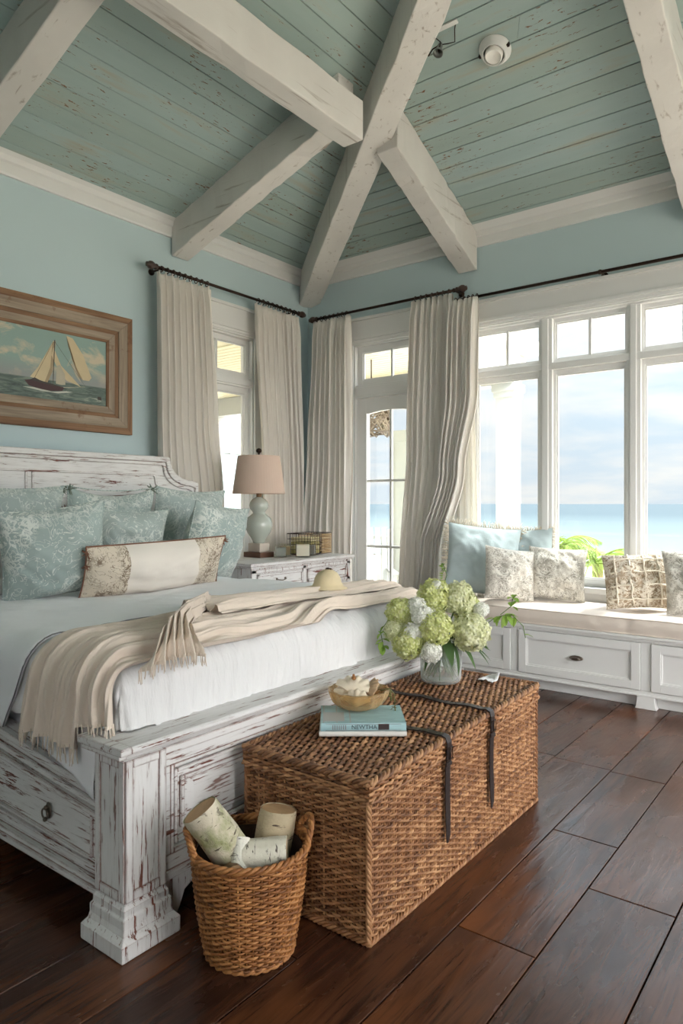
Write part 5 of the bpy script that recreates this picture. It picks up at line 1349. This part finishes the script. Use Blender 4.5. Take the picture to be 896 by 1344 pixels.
# cushion
def rbox(m, x0, x1, y0, y1, z0, z1, r, nu, nv, puff=.012, seed=0):
    def top(s, t):
        x = lerp(x0, x1, s); y = lerp(y0, y1, t); e = min(s*(x1-x0), (1-s)*(x1-x0), t*(y1-y0), (1-t)*(y1-y0))
        k = min(1, e/r); z = z1-r*(1-math.sqrt(max(0, 1-(1-k)**2)))*.55
        z += puff*min(1, e/.15)*(.6+.8*N(x*2.2, y*2.2, seed))+.004*N(x*9, y*9, seed)*min(1, e/.05)
        return (x, y, z)
    m.grid(top, nu, nv)
cu = thing('seat_cushion', 'long oatmeal box cushion with piped edges on the window seat', 'cushion', (-1.0, 5.3, .498))
random.seed(2)
cx0, cx1, cy0, cy1, cz0, cz1 = SX0+.02, SX1-.02, SY-.015, YW-.035, .50, .607
m = MB()
def env(s, t):  # s along x, t around the section front-bottom -> front-top -> back
    x = lerp(cx0, cx1, s); wv = .006*N(x*3.3, 1)+.004*N(x*8, 3)
    if t < .22:
        k = t/.22; z = lerp(cz0, cz1, k); y = cy0-.010*math.sin(PI*k)+wv*k+.003*N(x*14, z*20, 5)
        # shallow dents where the cushion is buttoned through
        y += .006*math.exp(-((x+1.36)/.04)**2)
        return (x, y, z+.004*N(x*3, 9)*k)
    k = (t-.22)/.78; y = lerp(cy0, cy1, k)+wv*(1-k); e = min(k, 1-k)
    z = cz1+.016*smooth(0, .25, e*1.0)*(1)+.018*N(x*1.8, y*2.5, 4)*min(1, e*5)+.007*N(x*6, y*6, 7)*min(1, e*5)+.004*N(x*3, 9)*(1-k)
    for (bx_, by_) in ((-1.86, 5.3), (-1.36, 5.3), (-.8, 5.3), (-2.35, 5.3)): z -= .014*math.exp(-(((x-bx_)/.05)**2+((y-by_)/.05)**2))
    return (x, y, z)
m.grid(env, 320, 60); m.box(cx0, cx1, cy0+.01, cy1, cz0, cz1-.01); m.build('cushion_cover', 'cushion', cu, sm=True, fix=False)
m = MB(); m.tube([env(i/320, .22) for i in range(321)], .0048, 6); m.tube([(p[0], p[1]-.003, p[2]+.004) for p in [env(i/320, 0) for i in range(321)]], .0045, 6); m.build('piping', 'cushion', cu, sm=True)

SZ = .622
pl = pillow('throw_pillow', 'large plain blue cushion with cream fringe at the left end of the window seat', 'pillow', (-2.62, 5.30, SZ+.01), .62, .60, .26, 'blueplain', 34, -14, 6, 31, fringe=('fringe', .065), pinch=.06)
pl2 = pillow('throw_pillow', 'second plain blue fringed cushion, mostly hidden behind the first on the window seat', 'pillow', (-2.35, 5.555, SZ+.01), .52, .56, .14, 'blueplain', 10, -12, -4, 32, fringe=('fringe', .045), pinch=.05)
tassel(pl, (.17, -.10, .22), 'fringe', 1.6, 30, 9)
pillow('throw_pillow', 'slim grey and cream leaf-print cushion leaning on the blue one', 'pillow', (-2.30, 5.17, SZ+.005), .44, .43, .20, 'toilegrey', 52, -14, 8, 33, pinch=.06)
pillow('throw_pillow', 'grey and cream leaf-print cushion standing in front of the middle window', 'pillow', (-2.03, 5.42, SZ+.005), .46, .44, .21, 'toilegrey', 18, -20, 3, 34, pinch=.06)
tp = pillow('throw_pillow', 'tan cushion with ragged cream strip pattern at the right of the window seat', 'pillow', (-1.37, 5.36, SZ+.005), .46, .42, .20, 'toiletan', 24, -20, -3, 35, pinch=.05)
m = MB(); random.seed(12)
for (dirn, cnt) in (('x', 4), ('z', 4)):
    for k in range(cnt):
        c0 = lerp(-.15, .15, k/(cnt-1)); pts = []
        for i in range(25):
            t = lerp(-.19, .19, i/24); a, b = (t, c0) if dirn == 'x' else (c0, t); a += .012*N(t*20, k, 3); b += .012*N(t*20, k, 8)
            g = max(0, 1-abs(a/.22)**2.6)*max(0, 1-abs(b/.21)**2.6); pts.append((a, -.09*g**.55-.006, b+.21))
        m.tube(pts, [.0045+.004*random.random() for _ in pts], 5)
m.build('ragged_strips', 'fringe', tp, local=True, sm=True)
pillow('throw_pillow', 'pale grey and cream leaf-print cushion at the right picture edge, overlapping the tan one', 'pillow', (-.93, 5.30, SZ+.005), .48, .47, .20, 'toilegrey', 14, -16, -4, 36, pinch=.06)

# ------------------------------------------------------------------ outside
def stru(o): return tag(o, kind='structure')
stru(bx((-14, -2.9, YW+.16, 9.2, -.16, -.05), (-14, XW-.16, -4, YW+.16, -.16, -.05)).build('porch_deck', plain('pale_deck', (206, 198, 186), .7, var=.06)))
m = MB()
m.box(-14, -3.85, YW+.16, 9.2, 3.35, 3.42); m.box(-14, XW-.16, -4, YW+.16, 3.35, 3.42)
for k in range(26): m.box(-14, -3.85, YW+.2+k*.12, YW+.2+k*.12+.10, 3.335, 3.35)
for k in range(60): m.box(-14, XW-.17, -2.2+k*.13, -2.2+k*.13+.11, 3.335, 3.35)
stru(m.build('porch_ceiling', plain('cream_porch_boards', (232, 224, 196), .7)))
stru(bx((-14, -3.83, 8.78, 9.0, 3.02, 3.345), (-4.05, -3.83, YW+.17, 8.78, 3.02, 3.345), (-3.85, -3.64, YW+.17, 9.2, 3.43, 3.60), (-14, -3.85, 9.0, 9.2, 3.43, 3.60)).build('porch_beam', 'outtrim'))
def column(x, y):
    m = MB(); ring_prof(m, x, y, [(.17, -.05), (.17, .15), (.15, .17), (.125, .19), (.125, 2.82), (.15, 2.84), (.15, 2.90), (.17, 2.92), (.17, 3.02)]); stru(m.build('porch_column', 'outtrim', bevel=.004))
column(-3.97, 8.88); column(-7.2, 8.88); column(-9.9, 8.88)
# a wing of the house closing the porch on the far side: white wall, glazed doors, teal shutter
def ww(): 
    m = MB(); m.box(-10.6, -10.4, -4, 12.5, -.05, 3.4); return m
stru(ww().build('house_wing', 'outtrim'))
m = MB()
for y in (2.0, 4.4, 7.2, 9.1, 11.0): m.box(-10.4, -10.35, y, y+.09, 0, 2.5); m.box(-10.4, -10.35, y+1.3, y+1.39, 0, 2.5); m.box(-10.4, -10.35, y, y+1.39, 2.42, 2.5); m.box(-10.4, -10.36, y+.66, y+.72, 0, 2.42); m.box(-10.4, -10.36, y, y+1.39, 1.2, 1.25)
stru(m.build('window_6', plain('grey_trim', (196, 196, 190), .5)))
m = MB(); m.box(-10.395, -10.37, 2.1, 3.3, 0, 2.4); m.box(-10.395, -10.37, 4.5, 5.7, 0, 2.4); [m.box(-10.395, -10.37, y+.1, y+1.3, 0, 2.4) for y in (7.2, 9.1, 11.0)]; stru(m.build('window_7', plain('reflecting_dark_glass', (170, 190, 196), .1)))
sh = thing('louvered_shutter', 'teal louvered shutter on the porch, seen through the left panes of the door', 'shutter', (-6.55, 8.6, -.05)); m = MB()
for z in [i*.055 for i in range(42)]: m.box(-6.78, -6.42, 8.60, 8.63, z, z+.035)
m.box(-6.82, -6.78, 8.58, 8.65, -.05, 2.35); m.box(-6.42, -6.38, 8.58, 8.65, -.05, 2.35); m.box(-6.82, -6.38, 8.58, 8.65, 2.3, 2.38); m.build('slat_panel', plain('teal_paint', (134, 166, 166), .6), sh)
pd = thing('porch_panel_door', 'open pale panelled door leaf standing on the porch behind the glazed door', 'door', (-4.75, 7.6, -.05)); m = MB()
m.box(-5.0, -4.5, 7.58, 7.63, -.05, 2.35)
for (a, b, c, d) in ((-4.95, -4.78, .2, 2.2), (-4.72, -4.55, .2, 2.2)): 
    m.box(a, b, 7.565, 7.58, c, d)
m.build('leaf_panel', plain('pale_grey_door', (206, 206, 198), .5), pd, bevel=.004)
# porch rail, wicker pendant and dome light
m = MB(); m.box(-9.9, -4.1, 8.85, 8.91, .85, .90); m.box(-9.9, -4.1, 8.85, 8.91, .05, .10)
for i in range(58): x = -9.85+i*.1; m.box(x-.012, x+.012, 8.87, 8.89, .10, .85)
stru(m.build('porch_railing', 'outtrim'))
pn = thing('wicker_pendant', 'brown open-weave wicker lantern hanging from the porch ceiling', 'lantern', (-5.35, 7.6, 3.33)); m = MB(); random.seed(21)
for k in range(26):
    a0 = random.uniform(0, 6.28); z0 = random.uniform(-.95, -.7); m.tube([(.26*math.cos(a0+i*.5), .26*math.sin(a0+i*.5), z0+.12*math.sin(i*1.9+k)) for i in range(9)], .012, 5)
m.tube([(.26*math.cos(i*PI/12), .26*math.sin(i*PI/12), -.68) for i in range(24)], .014, 5, closed=True); m.tube([(.26*math.cos(i*PI/12), .26*math.sin(i*PI/12), -.98) for i in range(24)], .014, 5, closed=True)
m.build('shade_weave', wicker_mat('faded_wicker', (80, 66, 52), (120, 104, 88), (150, 136, 118)), pn, local=True, sm=True); m = MB(); m.tube([(0, 0, 0), (0, 0, -.68)], .008, 6); m.tube([(-.26, 0, -.68), (.26, 0, -.68)], .006, 5); m.build('cord', 'bronze', pn, local=True)
dm = MB(); dm.lathe([(.17, 0), (.17, -.03), (.15, -.08), (.09, -.12), (.001, -.135)], n=28, cap=False)
o = dm.build('porch_ceiling_light', plain('frosted_glass', (214, 214, 206), .4), sm=True, local=True); o.location = (-4.75, 6.9, 3.335); tag(o, 'frosted dome light on the porch ceiling, seen through the transom', 'ceiling light')
# white slatted porch chair
ch = thing('porch_chair', 'white slatted wooden porch chair beyond the glazed door', 'chair', (-4.95, 7.0, -.05)); ch.rotation_euler.z = .7
def cpart(name, boxes, **k):
    m = MB()
    for b in boxes: m.box(*b)
    return m.build(name, 'outtrim', ch, local=True, bevel=.004, **k)
cpart('seat', [(-.27, .27, -.27+i*.09, -.20+i*.09, .38-.012*i, .40-.012*i) for i in range(6)])
for sx in (-.28, .28):
    m = MB(); m.prism([(.22, 0), (.28, 0), (.30, .35), (.42, 1.12), (.38, 1.12), (.24, .40)], 'x', sx-.02, sx+.02); m.build('leg', 'outtrim', ch, local=True)
    cpart('leg', [(sx-.02, sx+.02, -.28, -.23, 0, .60)]); cpart('armrest', [(sx-.045, sx+.045, -.32, .32, .60, .625)])
m = MB()
for i in range(6):
    x = -.22+i*.088; m.prism([(.24, .36), (.26, .36), (.42, 1.14), (.40, 1.14)], 'x', x-.03, x+.03)
m.build('backrest', 'outtrim', ch, local=True)

# sea, beach, palms
m = NT('beach_sand'); m.bsdf(Base_Color=m.mix(m.noise(m.coord(), .4, 5), lin((196, 186, 168)), lin((214, 204, 188))), Roughness=.95, Normal=m.bump(m.noise(m.coord(), 3, 5), .5, .05)); M['sand'] = m.m
def sandf(s, t):
    y = lerp(-40, 48, t); x = lerp(-160, 160, s); z = -2.0-.02*max(0, y-30)+.08*N(x*.1, y*.15, 4)*(1 if y < 36 else 0); return (x, y, z)
stru(MB().grid(sandf, 100, 60).build('beach', 'sand', sm=True, fix=False))
m = NT('sea_water'); g = m.n('NewGeometry'); sp = m.n('SeparateXYZ'); m.t.links.new(g.outputs['Position'], sp.inputs[0])
w = m.noise(m.coord((.012, .10, 1)), 1, 6, .6, .6); sh_ = m.math('DIVIDE', m.math('SUBTRACT', sp.outputs['Y'], 40), 190)
c = m.ramp(sh_, [(0, lin((100, 106, 104))), (.06, lin((88, 96, 95))), (.25, lin((77, 89, 91))), (.6, lin((66, 79, 83))), (1, lin((56, 69, 75)))])
foam = m.math('MULTIPLY', m.ramp(w, [(.58, 0.0), (.64, 1.0)]), m.ramp(sh_, [(0, .8), (.08, .5), (.25, .15), (.6, 0.02)]))
c = m.mix(foam, c, lin((124, 126, 126)))
m.bsdf(Base_Color=c, Roughness=.55, Specular_IOR_Level=.12, Normal=m.bump(m.noise(m.coord((.06, .5, 1)), 1, 5, .65), .5, .4)); M['sea'] = m.m
m = MB(); m.add([(-3000, 40, -2.12), (3000, 40, -2.12), (3000, 6000, -2.12), (-3000, 6000, -2.12)], [(0, 1, 2, 3)]); stru(m.build('sea', 'sea'))
M['palm'] = petalmat('yellow_green_palm', (104, 132, 48), (134, 158, 66), (166, 184, 92)); M['palmpale'] = petalmat('bleached_palm', (190, 192, 176), (206, 208, 192), (220, 220, 206)); M['trunk'] = plain('palm_trunk', (150, 128, 98), .9, bump=(12, .6, .03))  # yellow-green is the fronds' own leaf colour
def palm(x, y, ztop_, n, L, mat, label, seed, lean=0):
    random.seed(seed); r = thing('palm', label, 'palm', (x, y, -2.05)); h = ztop_+2.05; m = MB()
    m.tube([(lean*(i/8)**2+.02*math.sin(i), 0, h*i/8) for i in range(9)], [.09-.004*i for i in range(9)], 10); m.build('palm_trunk', 'trunk', r, local=True, sm=True)
    m = MB()
    for k in range(n):
        a = 2*PI*k/n+random.uniform(-.3, .3); el = random.uniform(.2, 1.2); d = Vector((math.cos(a), math.sin(a), 0)); pts = []; LL = L*random.uniform(.8, 1.1)
        for i in range(15):
            t = i/14; pts.append(Vector((lean, 0, h))+d*LL*t*math.cos(el*(1-t*.4))+Vector((0, 0, LL*(math.sin(el)*t-.75*t*t))))
        m.tube(pts, [.012*(1-.8*i/14) for i in range(15)], 4)
        s = d.cross(Vector((0, 0, 1)))
        for i in range(1, 30):
            t = i/30*13.9; j = int(t); p = pts[j].lerp(pts[j+1], t-j); f = math.sin(PI*min(1, i/30*.9+.1)); td = (pts[j+1]-pts[j]).normalized()
            for sg in (-1, 1):
                e = (s*sg*.6+td*.85+Vector((0, 0, random.uniform(-.7, -.25)))).normalized()*L*.36*f; wv = td*.008
                m.add([p-wv, p+wv, p+e*.6+wv*.8+Vector((0, 0, -.0)), p+e*.6-wv*.8, p+e+Vector((0, 0, -.05*L))], [(0, 1, 2, 3), (3, 2, 4)])
    m.build('palm_fronds', mat, r, local=True, fix=False); return r
palm(-2.80, 7.6, .90, 9, .60, 'palm', 'bright green palm just outside the middle pane of the sea window', 3)
palm(-2.42, 7.7, .74, 10, .78, 'palm', 'lower yellow-green palm right of the taller one outside the window', 5)
palm(-1.80, 7.7, .80, 11, .42, 'palmpale', 'small bleached grey palm outside the right-hand pane', 8)

# ------------------------------------------------------------------ sky and sun
w = bpy.data.worlds.new('sky'); scene.world = w; w.use_nodes = True; t = w.node_tree; t.nodes.clear()
def WN(ty, **k):
    n = t.nodes.new('ShaderNode'+ty)
    for a, b in k.items(): setattr(n, a, b)
    return n
def L(a, b): t.links.new(a, b)
tc = WN('TexCoord'); sp = WN('SeparateXYZ'); L(tc.outputs['Generated'], sp.inputs[0])
def WM(op, a, b=0.0):
    n = WN('Math', operation=op)
    for k, v in ((0, a), (1, b)):
        if isinstance(v, (int, float)): n.inputs[k].default_value = v
        else: L(v, n.inputs[k])
    return n.outputs[0]
zc_ = WM('MAXIMUM', sp.outputs['Z'], .0); den = WM('ADD', zc_, .16)
cv = WN('CombineXYZ'); L(WM('DIVIDE', sp.outputs['X'], den), cv.inputs[0]); L(WM('DIVIDE', sp.outputs['Y'], den), cv.inputs[1])
nz = WN('TexNoise'); nz.inputs['Scale'].default_value = 1.15; nz.inputs['Detail'].default_value = 8; nz.inputs['Roughness'].default_value = .56; nz.inputs['Distortion'].default_value = .3; L(cv.outputs[0], nz.inputs['Vector'])
rp = WN('ValToRGB'); rp.color_ramp.elements[0].position = .40; rp.color_ramp.elements[0].color = (0, 0, 0, 1); rp.color_ramp.elements[1].position = .60; rp.color_ramp.elements[1].color = (1, 1, 1, 1); L(nz.outputs['Fac'], rp.inputs[0])
gr = WN('ValToRGB'); e = gr.color_ramp.elements; e[0].position = 0; e[0].color = (.80, .89, .98, 1); e[1].position = 1; e[1].color = (.50, .68, .92, 1); k = gr.color_ramp.elements.new(.3); k.color = (.60, .79, .97, 1); L(zc_, gr.inputs[0])
mx = WN('Mix', data_type='RGBA'); L(rp.outputs[0], mx.inputs[0]); L(gr.outputs[0], mx.inputs[6]); mx.inputs[7].default_value = (1.0, 1.0, 1.0, 1)
# inland sky glow, added to brighten the room; the sun itself stands seaward
dt = WN('VectorMath', operation='DOT_PRODUCT'); L(tc.outputs['Generated'], dt.inputs[0]); dt.inputs[1].default_value = Vector((.62, -.55, .56)).normalized()
glow = WM('POWER', WM('MAXIMUM', WM('ADD', WM('MULTIPLY', dt.outputs['Value'], .5), .5), 0.0), 3.0)
d2 = WN('VectorMath', operation='DOT_PRODUCT'); L(tc.outputs['Generated'], d2.inputs[0]); d2.inputs[1].default_value = Vector((.06, .40, .90)).normalized()
halo = WM('POWER', WM('MAXIMUM', WM('ADD', WM('MULTIPLY', d2.outputs['Value'], .5), .5), 0.0), 14.0)
st = WM('ADD', 1.0, WM('ADD', WM('MULTIPLY', glow, GLOWK), WM('MULTIPLY', halo, 9.0)))
wm = WN('Mix', data_type='RGBA'); L(WM('MINIMUM', WM('MULTIPLY', glow, 1.6), 1.0), wm.inputs[0]); L(mx.outputs[2], wm.inputs[6]); wm.inputs[7].default_value = (1.0, .985, .975, 1); mx = wm
bg = WN('Background'); L(mx.outputs[2], bg.inputs[0]); L(WM('MULTIPLY', st, SKYK), bg.inputs[1]); o = WN('OutputWorld'); L(bg.outputs[0], o.inputs[0])
sun = bpy.data.lights.new('sun', 'SUN'); sun.energy = SUNE; sun.angle = math.radians(2.5); sun.color = (1, .97, .92); so = bpy.data.objects.new('sun', sun); COL.objects.link(so)
d = Vector((-.06, -.40, -.90)); so.rotation_euler = d.to_track_quat('-Z', 'Y').to_euler()

# ------------------------------------------------------------------ camera
cam = bpy.data.cameras.new('camera'); co = bpy.data.objects.new('camera', cam); COL.objects.link(co); scene.camera = co
cam.sensor_fit = 'VERTICAL'; cam.sensor_height = 36; cam.lens = 36*910/1344; cam.shift_y = -(672-661)/1344
co.location = (0, 0, 1.4); co.rotation_euler = (PI/2, 0, math.radians(37.6)); cam.clip_start = .05; cam.clip_end = 8000
scene.view_settings.view_transform = 'Standard'; scene.view_settings.look = 'None'; scene.view_settings.gamma = 1; scene.view_settings.exposure = EXPO
scene.view_settings.use_curve_mapping = False
scene.cycles.use_denoising = True; scene.cycles.max_bounces = 10; scene.cycles.diffuse_bounces = 6; scene.cycles.transparent_max_bounces = 24; scene.cycles.sample_clamp_indirect = 8
scene.cycles.caustics_reflective = False; scene.cycles.caustics_refractive = False
